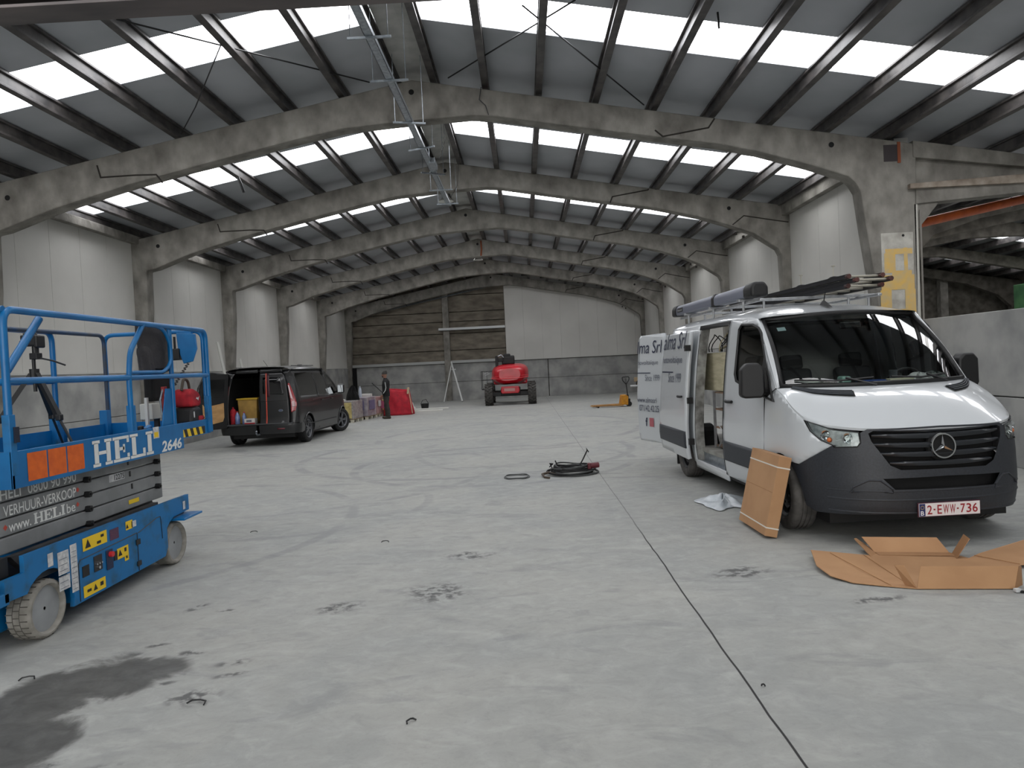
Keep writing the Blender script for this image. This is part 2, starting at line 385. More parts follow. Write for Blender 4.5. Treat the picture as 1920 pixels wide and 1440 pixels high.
child(wb, MB().box(-9.15, -.9, 37.12, 37.24, 1.95, 2.09), 'base_channel', mat('pale_channel', (168, 170, 168), rough=.5, metal=.2))
child(wb, MB().box(-4.35, -.88, 37.0, 37.06, 3.66, 3.80).box(-4.35, -.88, 37.0, 37.2, 3.66, 3.68), 'cladding_rail', mat('white_rail', (205, 208, 208), rough=.4, metal=.1))
child(wb, MB().add([(-9.1, 37.02, 4.46), (-1.6, 37.02, 5.84), (-1.6, 37.06, 5.92), (-9.1, 37.06, 4.54)], [(0, 1, 2, 3)]), 'sloping_rail', M_galv, solid=.02)
child(wb, MB().box(-9.12, -8.78, 37.14, 37.2, .1, 1.93).box(6.12, 6.33, 37.1, 37.2, .1, 1.88), 'black_gap_strip', M_dark)  # solid black strips at the two wall corners
# unseen gable behind the camera, wide door opening added to let sky light in
wf = MB().box(-9.5, -6.6, YF - .3, YF, 0, 6.9).box(3.6, XE + .5, YF - .3, YF, 0, 6.9).box(-6.6, 3.6, YF - .3, YF, 4.6, 6.9)
wf.build('wall_front', M_plinth, kind='structure')
# neighbouring hall outer wall
we = MB(); 
for i in range(9):
    for k in range(5): we.box(XE, XE + .2, -5 + i * 4.8 + .02, -5 + (i + 1) * 4.8 - .02, k * 1.1 + .01, (k + 1) * 1.1 - .01)
we.build('wall_side', M_conc2, kind='structure')

def slab(poly, a, b_, G):
    from mathutils.geometry import tessellate_polygon
    tri = [tuple(t) for t in tessellate_polygon([[Vector((p[0], p[1], 0)) for p in poly]])]; n = len(poly)
    mb = MB(); mb.v = [G(p, a) for p in poly] + [G(p, b_) for p in poly]
    mb.f = tri + [tuple(q + n for q in reversed(tq)) for tq in tri] + [(q, (q + 1) % n, (q + 1) % n + n, q + n) for q in range(n)]
    return mb
# portal frames --------------------------------------------------------
A_ = [(-1.635, 6.254), (-1.634, 6.325), (-1.552, 6.326), (-1.513, 6.281), (-1.518, 6.303), (-1.493, 6.285)]
L_ = [(-8.467, 4.877), (-8.527, 4.91), (-8.476, 4.957), (-8.575, 4.868), (-8.465, 4.877), (-8.578, 4.89)]
R_ = [(5.189, 5.032), (4.962, 5.108), (5.061, 5.083), (5.091, 5.03), (5.107, 5.032), (5.066, 5.027)]
CA, CL, CR_ = (-1.56, 6.296), (-8.52, 4.90), (5.08, 5.05)
TOPP = [(-9.45, 4.99), (-1.55, 6.50), (6.36, 5.04)]
BOTL = [(-9.0, 0), (-8.98, 1.9), (-8.86, 3.4), (-8.84, 4.33), (-8.62, 4.37), (-7.75, 4.68), (-6.43, 5.02), (-4.98, 5.33), (-3.55, 5.62), (-2.75, 5.76), (-1.84, 5.82), (-.62, 5.865), (-.25, 5.83)]
BOTR = [(1.74, 5.45), (3.3, 5.17), (3.75, 5.06), (4.36, 4.90), (5.01, 4.68), (5.51, 4.45), (6.08, 4.06), (6.15, 3.92), (6.20, 2.0), (6.22, 0)]
BOTR1 = [(1.74, 5.45), (3.3, 5.17), (3.9, 5.02), (4.76, 4.74), (5.35, 4.52), (5.56, 4.42), (5.64, 4.28), (5.72, 3.6), (5.82, 2.88), (5.95, 1.5), (6.0, 0)]
def frame_warp(i):
    da = (A_[i][0] - CA[0], A_[i][1] - CA[1]); dl = (L_[i][0] - CL[0], L_[i][1] - CL[1]); dr = (R_[i][0] - CR_[0], R_[i][1] - CR_[1])
    def f(p):
        x = p[0]
        if x < CA[0]: t = min(1, (CA[0] - x) / (CA[0] - CL[0])); d = (da[0] * (1 - t) + dl[0] * t, da[1] * (1 - t) + dl[1] * t)
        else: t = min(1, (x - CA[0]) / (CR_[0] - CA[0])); d = (da[0] * (1 - t) + dr[0] * t, da[1] * (1 - t) + dr[1] * t)
        k = min(1, max(0, p[1] / 4.0))
        kx = 0 if (x > 5.5 or x < -8.6) else 1
        return (x + d[0] * k * kx, p[1] + d[1] * k)
    return f
ordn = ['nearest the camera', 'second from the camera', 'third from the camera', 'fourth from the camera', 'fifth from the camera', 'farthest, in front of the rear wall']
for i, Y in enumerate(ZF):
    f = frame_warp(i); first = i == 0
    t = thing('portal_frame', 'arched grey concrete portal frame spanning the hall, ' + ordn[i], 'concrete frame', (APX, Y, 0), group='concrete portal frames')
    G = lambda p, y: (p[0] - APX, y, p[1])
    bl, br = BOTL, (BOTR1 if first else BOTR)
    rt = [(6.50, 0), (6.56, 5.0)] if first else [(6.5, 0), (6.5, 5.02)]
    poly = [f(p) for p in [(-9.45, 0)] + bl + br + rt[:1] + [rt[1]] + [(6.30, 5.05), (-1.55, 6.50), (-9.45, 5.0)]]
    th = .32
    mb = slab(poly, 0, th, G)
    mb.build('concrete_rib', M_conc, t, bevel=.025)
    for q in (A_[i], L_[i], R_[i]): MB().cyl(G(q, -.004), G(q, .05), .045, 12).build('bolt_hole', M_dark, t)
    def line(pts, r=.014):
        return MB().tube([G(f(p), -.002) for p in pts], r, 5)
    line([(-7.05, 5.34), (-7.0, 5.16), (-6.3, 5.16), (-5.95, 5.14), (-5.88, 5.02)] if not first else [(-6.95, 5.36), (-6.9, 5.16), (-6.3, 5.17), (-5.95, 5.16), (-5.85, 5.02)]).build('scarf_joint', M_joint, t)
    line([(2.30, 5.33), (2.36, 5.47), (3.2, 5.58), (3.22, 5.60)] if not first else [(2.3, 5.45), (2.42, 5.34), (3.15, 5.44), (3.25, 5.58)]).build('scarf_joint', M_joint, t)
    if not first:
        line([(5.15, 4.66), (5.42, 4.86), (6.0, 4.72), (6.33, 4.66)]).build('bracket_joint', M_joint, t)
        for q in (5.25, 5.42): MB().cyl(G(f((q, 4.50 - (q - 5.25) * .5)), .1), G(f((q, 4.44 - (q - 5.25) * .5)), .1), .03, 8).build('anchor_bolt', M_joint, t)
    if i == 3: MB().tube([G((-1.38, 6.40), -.003), G((-1.37, 6.1), -.003), G((-1.4, 5.84), -.003)], .035, 5).build('rust_streak', M_rust, t)
# purlins -------------------------------------------------------------
PX = [-1.93, -2.82, -3.76, -4.70, -5.64, -6.58, -7.52, -8.46, -9.12] ; PXR = [-1.28, -.42, .46, 1.40, 2.36, 3.31, 4.26, 5.20, 6.16]
nm = ['first', 'second', 'third', 'fourth', 'fifth', 'sixth', 'seventh', 'eighth', 'ninth']
def purlin_mb(x, hw=.055, y0=YF, y1=37.2):
    zt = roofz(x) - .01; zb = zt - .215; o = MB()
    sgn = 1 if x > APX else -1
    o.box(x - .018, x + .018, y0, y1, zb + .012, zt - .012)
    o.box(x - hw, x + hw, y0, y1, zb, zb + .035).box(x - hw, x + hw, y0, y1, zt - .035, zt)
    return o
for side, xs in (('blue lift', PX), ('white van', PXR)):
    for k, x in enumerate(xs):
        o = purlin_mb(x).build('roof_purlin', M_purlin, bevel=.004)
        tag(o, 'long dark roof purlin, %s down from the ridge on the side of the %s' % (nm[k], side), 'purlin', 'roof purlins under the sheeting')
for k, x in enumerate((7.12, 8.06)):
    o = purlin_mb(x, y1=13.0).build('roof_purlin', M_purlin, bevel=.004)
    tag(o, 'dark roof purlin beyond the white van side column, %s past the last main purlin' % nm[k], 'purlin', 'roof purlins under the sheeting')
# edge beams at the eaves
for x0, x1, z0, z1, n_ in ((-9.13, -8.98, 4.98, 5.16, 'blue lift'), (6.18, 6.34, 4.88, 5.12, 'white van')):
    o = MB().box(x0, x1, 12.1 if x1 > 0 else YF, 37.2, z0, z1).build('eaves_beam', M_conc, bevel=.01)
    tag(o, 'long concrete eaves beam above the white cladding on the side of the %s' % n_, 'beam')
# crossing beam over the camera
o = MB().box(-8.6, 7.0, 6.30, 6.34, 5.0, 5.12).box(-8.6, 7.0, 6.16, 6.46, 4.985, 5.015).box(-8.4, 6.9, 6.19, 6.24, 5.0, 5.03).box(-8.0, 6.6, 6.19, 6.43, 5.09, 5.12).box(-7.6, 6.3, 6.26, 6.36, 5.12, 5.2).box(-7.6, 6.3, 6.19, 6.43, 5.2, 5.23)
o = o.build('steel_crossbeam', mat('dull_painted_steel', (104, 96, 94), (70, 66, 66), 3, .4, .3, stretch=(.3, 1, 3), world=True), bevel=.004)
tag(o, 'dark horizontal steel beam crossing just under the roof, closest to the camera', 'beam')
# extension of the first frame into the neighbouring hall
t = thing('valley_beam', 'concrete beam with a recessed web running off the yellow painted column', 'concrete beam', (6.5, 11.78, 0))
G = lambda x, y, z: (x - 6.5, y, z)
MB().prism([(0, 4.76), (0, 5.03), (2.9, 4.52), (2.9, 4.36)], 'y', -.02, .3).build('sloping_flange', M_conc, t, bevel=.012)
MB().prism([(0, 4.05), (0, 4.8), (2.9, 4.4), (2.9, 4.2)], 'y', .10, .22).build('web', M_conc, t)
MB().prism([(-.1, 4.24), (-.1, 4.32), (2.9, 4.42), (2.9, 4.24)], 'y', -.08, .26).build('ledge', mat('worn_ledge_concrete', (160, 150, 138), (118, 106, 94), 4, .9, world=True), t, bevel=.01)
MB().prism([(0.02, 4.0), (0.02, 4.25), (2.9, 4.28), (2.9, 4.16)], 'y', -.02, .28).build('lower_flange', M_conc, t, bevel=.012)
MB().prism([(0.03, 3.55), (.03, 4.02), (.42, 4.02)], 'y', .02, .25).build('corner_bracket', M_conc, t, bevel=.01)
# yellow paint and marks on the near column
fr0 = [o for o in bpy.data.objects if o.name == 'portal_frame'][0]
mp_y = mat('sprayed_yellow_paint', (206, 168, 88), (184, 164, 122), 9, .8, detail=6, lo=.3, hi=.7)
def pf(x, z): return (x - APX, -.004, z)
yb_ = MB(); _k = [0]
def stripe(x0, x1, z0, z1):
    _k[0] += 1; y = -.004 - .0006 * _k[0]; yb_.add([(x0 - APX, y, z0), (x1 - APX, y, z0), (x1 - APX, y, z1), (x0 - APX, y, z1)], [(0, 1, 2, 3)])
stripe(6.0, 6.44, 3.20, 3.29); stripe(5.98, 6.1, 2.9, 3.22); stripe(6.10, 6.16, 2.9, 3.2); stripe(6.30, 6.36, 2.62, 3.3); stripe(5.92, 6.46, 2.62, 2.86); stripe(6.1, 6.42, 2.85, 2.93); stripe(5.90, 6.08, 2.2, 2.62); stripe(6.3, 6.47, 2.2, 2.62); stripe(5.93, 6.47, 2.08, 2.30)
yb_.build('yellow_paint', mp_y, fr0, fixn=False)
MB().box(5.94 - APX, 6.46 - APX, -.0025, .01, .4, 3.55).build('whitewash', mat('patchy_whitewash', (182, 180, 172), (150, 146, 138), 6, .85, world=True), fr0)
MB().cyl(pf(6.30, 3.5), (6.30 - APX, .02, 3.5), .022, 10).build('bolt_hole', M_dark, fr0)
MB().box(6.03 - APX, 6.25 - APX, -.006, .02, 4.71, 4.98).build('beam_pocket', mat('dark_pocket', (52, 46, 48), rough=.8), fr0)
MB().box(6.25 - APX, 6.30 - APX, -.012, 0, 4.68, 5.02).build('broken_edge', M_rust, fr0)
# corner post with cable pipe
t = thing('column_post', 'pale square edge post with thin pipe on the yellow painted column', 'post', (6.55, 11.9, 0))
MB().box(-.05, .0, -.12, .1, 0, 4.0).build('edge_trim', mat('pale_painted_trim', (178, 176, 168), rough=.7), t)
MB().tube([(.03, -.14, 0), (.03, -.14, 3.9)], .016, 8).build('cable_pipe', mat('grey_conduit', (120, 116, 110), rough=.6), t)
# neighbouring hall frames
hw = (XE - XV) / 2
for i, Y in enumerate(ZF):
    poly = [(XV - .1, 0), (XV + .35, 0), (XV + .45, 3.9), (XV + .8, 4.25), (XV + 2.0, 4.62), (HX - 1, roofz(HX) - .85), (HX + 1, roofz(HX) - .85), (XE - 2.8, 4.75), (XE - 1.2, 4.1), (XE - .55, 3.5), (XE - .4, 0), (XE + .1, 0), (XE + .1, roofz(XE) - .25), (HX, roofz(HX) - .25), (XV - .1, roofz(XV) - .25)]
    mb = slab(poly, Y, Y + .3, lambda p, y: (p[0], y, p[1]))
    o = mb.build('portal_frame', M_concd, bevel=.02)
    tag(o, 'dark concrete frame of the neighbouring hall beyond the low wall, %s' % (nm[i] + ' from the front'), 'concrete frame', 'frames of the neighbouring hall')
for k in range(17):
    x = XV + .5 + k * .98
    if x > XE - .2: break
    zt = roofz(x) - .01
    o = MB().box(x - .05, x + .05, YF, 37.2, zt - .22, zt).build('roof_purlin', M_purlin)
    tag(o, 'dark purlin of the neighbouring hall roof', 'purlin', 'purlins of the neighbouring hall')
MB().box(17.4, 21.0, 37.28, 37.35, 0, 2.55).build('door_1', M_dark, kind='structure')
o = MB().box(21.6, 22.0, 37.0, 37.34, 0, 5.2).build('concrete_pillar', M_conc, bevel=.02); tag(o, 'plain concrete pillar at the far end of the neighbouring hall', 'pillar')
# orange gantry tube
MO = mat('orange_gantry_paint', (196, 96, 44), (168, 78, 36), 5, .5)
t = thing('gantry_tube', 'orange steel tube hung under the roof beyond the yellow painted column', 'tube', (7.4, 13.2, 3.95))
P0, P1 = Vector((7.15, 13.0, 3.87)) - Vector((7.4, 13.2, 3.95)), Vector((10.6, 13.9, 4.56)) - Vector((7.4, 13.2, 3.95))
MB().tube([P0, P1], .082, 12).build('tube_body', MO, t, smooth=40)
q = P0.lerp(P1, .62); MB().tube([q + Vector((0, 0, -.09)), q + Vector((0, 0, .75))], .012, 6).cyl(q - Vector((.02, 0, 0)), q + Vector((.02, 0, 0)), .075, 14).build('hanger', M_galv, t)
# green machine corner glimpsed in the neighbouring hall
o = MB().box(21.2, 23.2, 29.5, 31, 2.9, 4.1).box(21.8, 22.4, 29.8, 30.6, 0, 3.0).box(21.5, 23.0, 29.45, 29.5, 3.1, 3.5)
o = o.build('green_silo', mat('green_machine_paint', (70, 112, 72), (50, 88, 58), 2, .5), bevel=.06); tag(o, 'green machine standing far back in the neighbouring hall', 'machine')
# pendant lamp in the neighbouring hall (lit)
def pendant(name, x, y, z, label, r, lit=False):
    t = thing(name, label, 'lamp', (x, y, z))
    MB().lathe([(.03, .22), (.05, .20), (.07, .12), (r * .55, .09), (r, 0), (r - .02, 0), (r * .5, .08)], n=24).build('lamp_shade', mat('white_enamel', (205, 205, 200), rough=.4), t, smooth=40)
    MB().lathe([(r * .9, .01), (r * .5, -.01), (.001, -.02)], n=24).build('diffuser', emis('lit_lamp', (255, 236, 200), 25.) if lit else mat('frosted_diffuser', (200, 203, 198), rough=.5), t, smooth=60)
    MB().tube([(0, 0, .2), (0, 0, roofz(x) - z)], .008, 5).build('cord', M_black, t)
    return t
pendant('pendant_lamp', -1.72, 17.6, 5.80, 'round white high-bay lamp hanging at the end of the ridge tray', .19)
pendant('pendant_lamp', -1.60, 28.1, 5.90, 'small white bell lamp hanging far down the ridge', .20)
pendant('pendant_lamp', 11.6, 20.4, 5.2, 'bright lit lamp hanging in the neighbouring hall', .24, True)
# cable tray with hangers along the ridge
t = thing('cable_tray', 'galvanised cable tray hung below the roof ridge', 'cable tray', (-1.58, 7.0, 5.5))
tb = MB().box(-.05, .05, -12, 9.8, 0, .004).box(-.05, -.044, -12, 9.8, 0, .06).box(.044, .05, -12, 9.8, 0, .06); tb.build('tray', M_galv, t)
for k, y in enumerate((1.15, 2.38, 4.0, 5.3, 6.9, 8.2, 9.5)):
    a = (0, 0, .25, -.35, .5, 0, 0)[k]
    dx, dy = .25 * math.cos(a), .25 * math.sin(a)
    hg = MB().tube([(-dx, y - dy, -.015), (dx, y + dy, -.015)], .013, sq=True)
    for s_ in (-.86, .86): hg.tube([(dx * s_, y + dy * s_, -.02), (dx * s_, y + dy * s_, 1.05 - abs(dx) * .1)], .005, 6)
    hg.build('hanger', M_galv, t)
MB().cbox((.06, 6.4, .03), (.12, .5, .1)).build('junction_box', M_galv, t, bevel=.01)
MB().tube([(.3, 6.2, .9), (.32, 6.25, .4), (.2, 6.3, .1)], .006, 5).tube([(.35, 9.0, .9), (.28, 9.1, .3), (.1, 9.2, .05)], .005, 5).build('loose_wire', M_black, t)
# roof bracing rods
def rod(p, q, lab, r=.011):
    o = MB().tube([p, q], r, 6).build('bracing_rod', M_black); tag(o, lab, 'rod', 'thin roof bracing rods')
rod((-4.6, 8.4, 5.98), (-2.34, 11.9, 6.50), 'thin dark bracing rod under the roof on the side of the blue lift')
rod((.85, 8.9, 6.15), (-1.03, 11.95, 6.52), 'thin dark bracing rod running to the ridge of the nearest frame')
rod((.2, 9.1, 6.22), (2.2, 11.95, 5.90), 'thin dark bracing rod crossing another one on the side of the white van')
o = MB().tube([(-3.78, 9.45, 6.15), (-4.7, 10.6, 5.75), (-5.45, 11.7, 5.75)], .009, 6).build('slack_wire', M_black); tag(o, 'dark slack cord hanging between purlins above the blue lift', 'cord')
o = MB().tube([(-5.6, 14.4, 5.75), (-5.55, 14.4, 5.62), (-5.5, 14.4, 5.45)], .03, 6).build('hanging_strap', M_black); tag(o, 'short black strap dangling from a purlin behind the nearest frame', 'strap')
o = MB().tube([(2.62, 9.0, 5.95), (2.63, 9.0, 5.75)], .014, 6).build('hanging_strap', M_black); tag(o, 'short black strap dangling from the roof sheet near the camera', 'strap')
o = MB().tube([(-.48, 11.72, 6.25), (-.52, 11.72, 6.05), (-.42, 11.72, 5.95), (-.38, 11.74, 5.8)], .008, 5).build('slack_wire', M_black); tag(o, 'thin black cord hanging over the ridge of the nearest frame', 'cord')
# ================================================================ VEHICLE SHELL TOOLS
def interp(L, z):
    def li(q):
        if q <= L[0][0]: return L[0][1]
        for a, b in zip(L[:-1], L[1:]):
            if q <= b[0]: return a[1] + (b[1] - a[1]) * (q - a[0]) / (b[0] - a[0])
        return L[-1][1]
    return sum(li(z + d) for d in (-.05, -.025, 0, .025, .05)) / 5
class Shell:
    def __init__(s, xf, Lf, nf, mf, xr, Lr, nr, mr, W0, Wz, Fz, Rz):
        s.xf, s.Lf, s.xr, s.Lr, s.W0, s.Wz, s.Fz, s.Rz = xf, Lf, xr, Lr, W0, Wz, Fz, Rz
        P = []
        for i in range(121):
            t = math.pi / 2 * i / 120; P.append((xf - Lf + Lf * max(0, math.cos(t)) ** (2 / nf), W0 * math.sin(t) ** (2 / mf)))
        for i in range(121):
            t = math.pi / 2 * (1 - i / 120); P.append((xr + Lr - Lr * max(0, math.cos(t)) ** (2 / nr), W0 * math.sin(t) ** (2 / mr)))
        s.P = P; s.U = [0.]
        for a, b in zip(P[:-1], P[1:]): s.U.append(s.U[-1] + math.hypot(a[0] - b[0], a[1] - b[1]))
    def _find(s, key, i0, i1):
        for i in range(i0, i1):
            a, b = key(s.P[i]), key(s.P[i + 1])
            if (a <= 0 <= b) or (b <= 0 <= a): return s.U[i] + (s.U[i + 1] - s.U[i]) * (0 if a == b else -a / (b - a))
        return s.U[i0] if abs(key(s.P[i0])) < abs(key(s.P[i1])) else s.U[i1]
    def f(s, y): return s._find(lambda p: p[1] - y, 0, 120)
    def r(s, y): return s._find(lambda p: p[1] - y, 121, 240)
    def x(s, x):
        for i in range(0, 240):
            a, b = s.P[i][0] - x, s.P[i + 1][0] - x
            if a >= 0 >= b and a != b: return s.U[i] + (s.U[i + 1] - s.U[i]) * a / (a - b)
        return 0
    def S(s, u, z, side=1, off=0.):
        u = max(0, min(s.U[-1], u)); lo, hi = 0, 240
        while hi - lo > 1:
            m = (lo + hi) // 2
            if s.U[m] <= u: lo = m
            else: hi = m
        a, b = s.P[lo], s.P[hi]; d = s.U[hi] - s.U[lo]; t = (u - s.U[lo]) / d if d else 0
        px, py = a[0] + (b[0] - a[0]) * t, a[1] + (b[1] - a[1]) * t
        tx, ty = b[0] - a[0], b[1] - a[1]; l = math.hypot(tx, ty) or 1; nx, ny = -ty / l, tx / l
        if nx * (px - (s.xf + s.xr) / 2) + ny * py < 0: nx, ny = -nx, -ny
        k = interp(s.Wz, z) / s.W0
        wf = max(0, min(1, (px - (s.xf - s.Lf)) / s.Lf)); wr = max(0, min(1, ((s.xr + s.Lr) - px) / s.Lr))
        px += interp(s.Fz, z) * wf + interp(s.Rz, z) * wr
        return Vector((px + nx * off, (py * k + ny * off) * side, z))
def bridge(vs2, tris, du, dz, bounds):           # cut a flat triangulation along a grid
    bm = bmesh.new(); V = [bm.verts.new((p[0], p[1], 0)) for p in vs2]
    for t in tris:
        try: bm.faces.new([V[i] for i in t])
        except ValueError: pass
    bm.normal_update()
    (u0, u1, z0, z1) = bounds
    for (n, step, a, b) in (((1, 0, 0), du, u0, u1), ((0, 1, 0), dz, z0, z1)):
        k = math.ceil(a / step + 1e-6)
        while k * step < b - 1e-6:
            co = (k * step, 0, 0) if n[0] else (0, k * step, 0)
            bmesh.ops.bisect_plane(bm, geom=bm.verts[:] + bm.edges[:] + bm.faces[:], plane_co=co, plane_no=n, dist=1e-5); k += 1
    bmesh.ops.join_triangles(bm, faces=bm.faces, angle_face_threshold=3.1, angle_shape_threshold=.6, cmp_seam=False, cmp_sharp=False, cmp_uvs=False, cmp_vcols=False, cmp_materials=False) if False else None
    bm.verts.index_update(); vs_ = [tuple(v.co)[:2] for v in bm.verts]; fs = [tuple(v.index for v in f.verts) for f in bm.faces]; bm.free(); return vs_, fs
def panel(fn, name, outer, m, parent, holes=(), du=.08, dz=.08, solid=.018, smooth=40, sides=(1,), bevel=0):
    from mathutils.geometry import tessellate_polygon
    loops = [outer] + list(holes); flatp = [p for l in loops for p in l]
    tris = tessellate_polygon([[Vector((p[0], p[1], 0)) for p in l] for l in loops])
    us = [p[0] for p in outer]; zs = [p[1] for p in outer]
    vs_, fs = bridge(flatp, tris, du, dz, (min(us), max(us), min(zs), max(zs)))
    out = []
    for sd in sides:
        mb = MB(); mb.add([fn(v[0], v[1], sd) for v in vs_], fs)
        # outward orientation
        a, b, c = [Vector(mb.v[i]) for i in mb.f[len(mb.f) // 2][:3]]; nn = (b - a).cross(c - a); cc = (a + b + c) / 3
        ref = fn.outward(cc) if hasattr(fn, 'outward') else Vector((cc.x * .15, cc.y, (cc.z - 1) * .3))
        if nn.dot(ref) < 0: mb.f = [tuple(reversed(f)) for f in mb.f]
        out.append(mb.build(name, m, parent, fixn=False, smooth=smooth, solid=solid, bevel=bevel, weld=False))
    return out
def arc(cx, cz, r, a0, a1, n=12): return [(cx + r * math.cos(R(a0 + (a1 - a0) * i / n)), cz + r * math.sin(R(a0 + (a1 - a0) * i / n))) for i in range(n + 1)]

def wheel(parent, name, pos, r, w, rr, side, m_tyre, m_rim, spokes=0, steer=0., holes=0, blocks=0, hub=.06, m_hub=None, grooves=3, dish=.04):
    """side=+1: outer face looks to +y of the vehicle"""
    e = bpy.data.objects.new(name, None); scene.collection.objects.link(e); e.parent = parent
    e.location = pos; e.rotation_euler = (R(-90) * side, 0, steer) ; e.rotation_mode = 'XYZ'; e.empty_display_size = .1
    h = w / 2
    prof = [(rr, -h * .8), (rr + .02, -h * .98), (r * .90, -h), (r * .975, -h * .86), (r, -h * .7)]
    for g in range(grooves):
        c = -h * .7 + (g + 1) * 1.4 * h / (grooves + 1)
        prof += [(r, c - .008), (r - .012, c - .006), (r - .012, c + .006), (r, c + .008)]
    prof += [(r, h * .7), (r * .975, h * .86), (r * .90, h), (rr + .02, h * .98), (rr, h * .8), (rr - .004, h * .3), (rr - .004, -h * .6)]
    MB().lathe(prof, n=56, close=True).build('tyre', m_tyre, e, smooth=35)
    if blocks:
        b = MB()
        for i in range(blocks):
            a = 2 * math.pi * i / blocks
            for k, (z0, z1) in enumerate(((-h * .92, -h * .1), (h * .1, h * .92))):
                T = Matrix.Rotation(a + k * math.pi / blocks, 4, 'Z'); q = .30 if k else -.30
                T = T @ Matrix.Translation((r + .012, 0, (z0 + z1) / 2)) @ Matrix.Rotation(q, 4, 'X')
                b.box(-.02, .012, -math.pi * r / blocks * .5, math.pi * r / blocks * .5, (z0 - z1) / 2, (z1 - z0) / 2, T)
        b.build('tread_lug', m_tyre, e)
    rim = MB(); o = h * .86
    rim.lathe([(rr, -h * .8), (rr, o), (rr - .012, o), (rr - .03, o - .02), (rr - .035, o - dish - .03), (rr - .035, -h * .8)], n=40, close=True)
    if spokes:
        rim.lathe([(.001, o - .01), (hub, o - .01), (hub + .01, o - dish)], n=20)
        for i in range(spokes):
            for dd in (-.13, .13):
                a = 2 * math.pi * i / spokes + dd; a2 = 2 * math.pi * i / spokes + dd * .6
                p0 = (math.cos(a2) * hub * .8, math.sin(a2) * hub * .8, o - .025); p1 = (math.cos(a) * (rr - .02), math.sin(a) * (rr - .02), o - .03)
                rim.tube([p0, p1], [.017, .014], sq=True)
        MB().lathe([(.001, -.02), (rr - .04, -.02)], n=30).build('brake_disc', M_dark, e)
    else:
        rim.lathe([(rr - .03, o - dish - .02), (rr * .72, o - dish - .02), (rr * .62, o - dish + .012), (hub + .05, o - dish), (hub, o - dish + .02), (hub * .8, o - dish + .03), (.001, o - dish + .03)], n=40)
        for i in range(holes):
            a = 2 * math.pi * i / holes
            rim.tube([(math.cos(a) * rr * .45, math.sin(a) * rr * .45, o - dish), (math.cos(a) * rr * .45, math.sin(a) * rr * .45, o - dish + .022)], .012, 6)
    rim.build('rim', m_rim, e, smooth=35)
    if holes and not spokes:
        for i in range(8):
            a = 2 * math.pi * (i + .5) / 8; MB().tube([(math.cos(a) * rr * .78, math.sin(a) * rr * .78, o - dish - .016), (math.cos(a) * rr * .78, math.sin(a) * rr * .78, o - dish - .010)], .022, 10).build('vent_hole', M_dark, e)
    return e

# ================================================================ WHITE DELIVERY VAN
M_white = mat('white_van_paint', (198, 202, 205), rough=.28, coat=.8, spec=.5)
M_bump = mat('textured_dark_bumper_plastic', (43, 46, 52), (36, 39, 44), 60, .5, bump=.05)
M_trimd = mat('dark_side_moulding', (46, 50, 56), rough=.5)
M_grille = mat('gloss_dark_grille', (34, 37, 41), rough=.32)
M_chrome = mat('chrome', (215, 218, 220), rough=.12, metal=1.)
M_int = mat('dark_cab_interior', (30, 31, 33), rough=.8)
M_glass = glassmat('tinted_glass', tr=.86); M_glassc = glassmat('clear_glass', tr=.92)
M_navy = mat('navy_lettering', (34, 40, 66), rough=.5)
M_greyt = mat('grey_lettering', (96, 100, 112), rough=.5)
M_wood = mat('pale_plywood', (196, 188, 160), (172, 164, 136), 5, .7, stretch=(1, 1, 6))
M_liner = mat('grey_load_liner', (150, 150, 144), (120, 118, 112), 4, .7)
M_tyre = mat('worn_tyre_rubber', (86, 83, 80), (60, 58, 56), 10, .85)
M_steelrim = mat('black_steel_rim', (34, 35, 37), rough=.5)

VPSI = R(3.5); V_O = Vector((3.39, 6.85, 0)); VROT = -R(90) + VPSI
van = thing('delivery_van', 'white high-sided delivery van with open side door and loaded roof rack', 'van', V_O, VROT)
VM = Matrix.Translation(V_O) @ Matrix.Rotation(VROT, 4, 'Z')
vw = lambda x, y, z: VM @ Vector((x, y, z))
SH = Shell(.95, .85, 2.2, 2.8, -4.25, .14, 2.2, 2.4, .99,
           [(.2, .94), (.35, .975), (.55, .99), (.8, .99), (1.2, .965), (1.35, .95), (1.6, .925), (2.0, .865), (2.12, .83)],
           [(.2, -.06), (.32, -.01), (.5, .0), (.62, -.015), (.8, -.03), (.95, -.06), (1.05, -.09), (1.3, -.12)],
           [(.3, .0), (.5, .0), (1.2, .02), (2.1, .09)])
def SF(off=0.):
    def f(u, z, sd): return SH.S(u, z, sd, off)
    return f
X = SH.x; Fy = SH.f
NEAR, BOTH, FAR = (-1,), (1, -1), (1,)
# fender
fen = [(X(-.38), .34)] + [(X(a), b) for a, b in arc(0, .34, .385, 178, 60, 12)] + [(X(.35), .665), (X(.55), .775), (X(.69), .865), (X(.60), .905), (X(.50), .98), (X(.44), 1.06), (X(.28), 1.143), (X(.08), 1.248), (X(-.12), 1.325), (X(-.38), 1.23)]
panel(SF(), 'front_fender', fen, M_white, van, sides=BOTH)
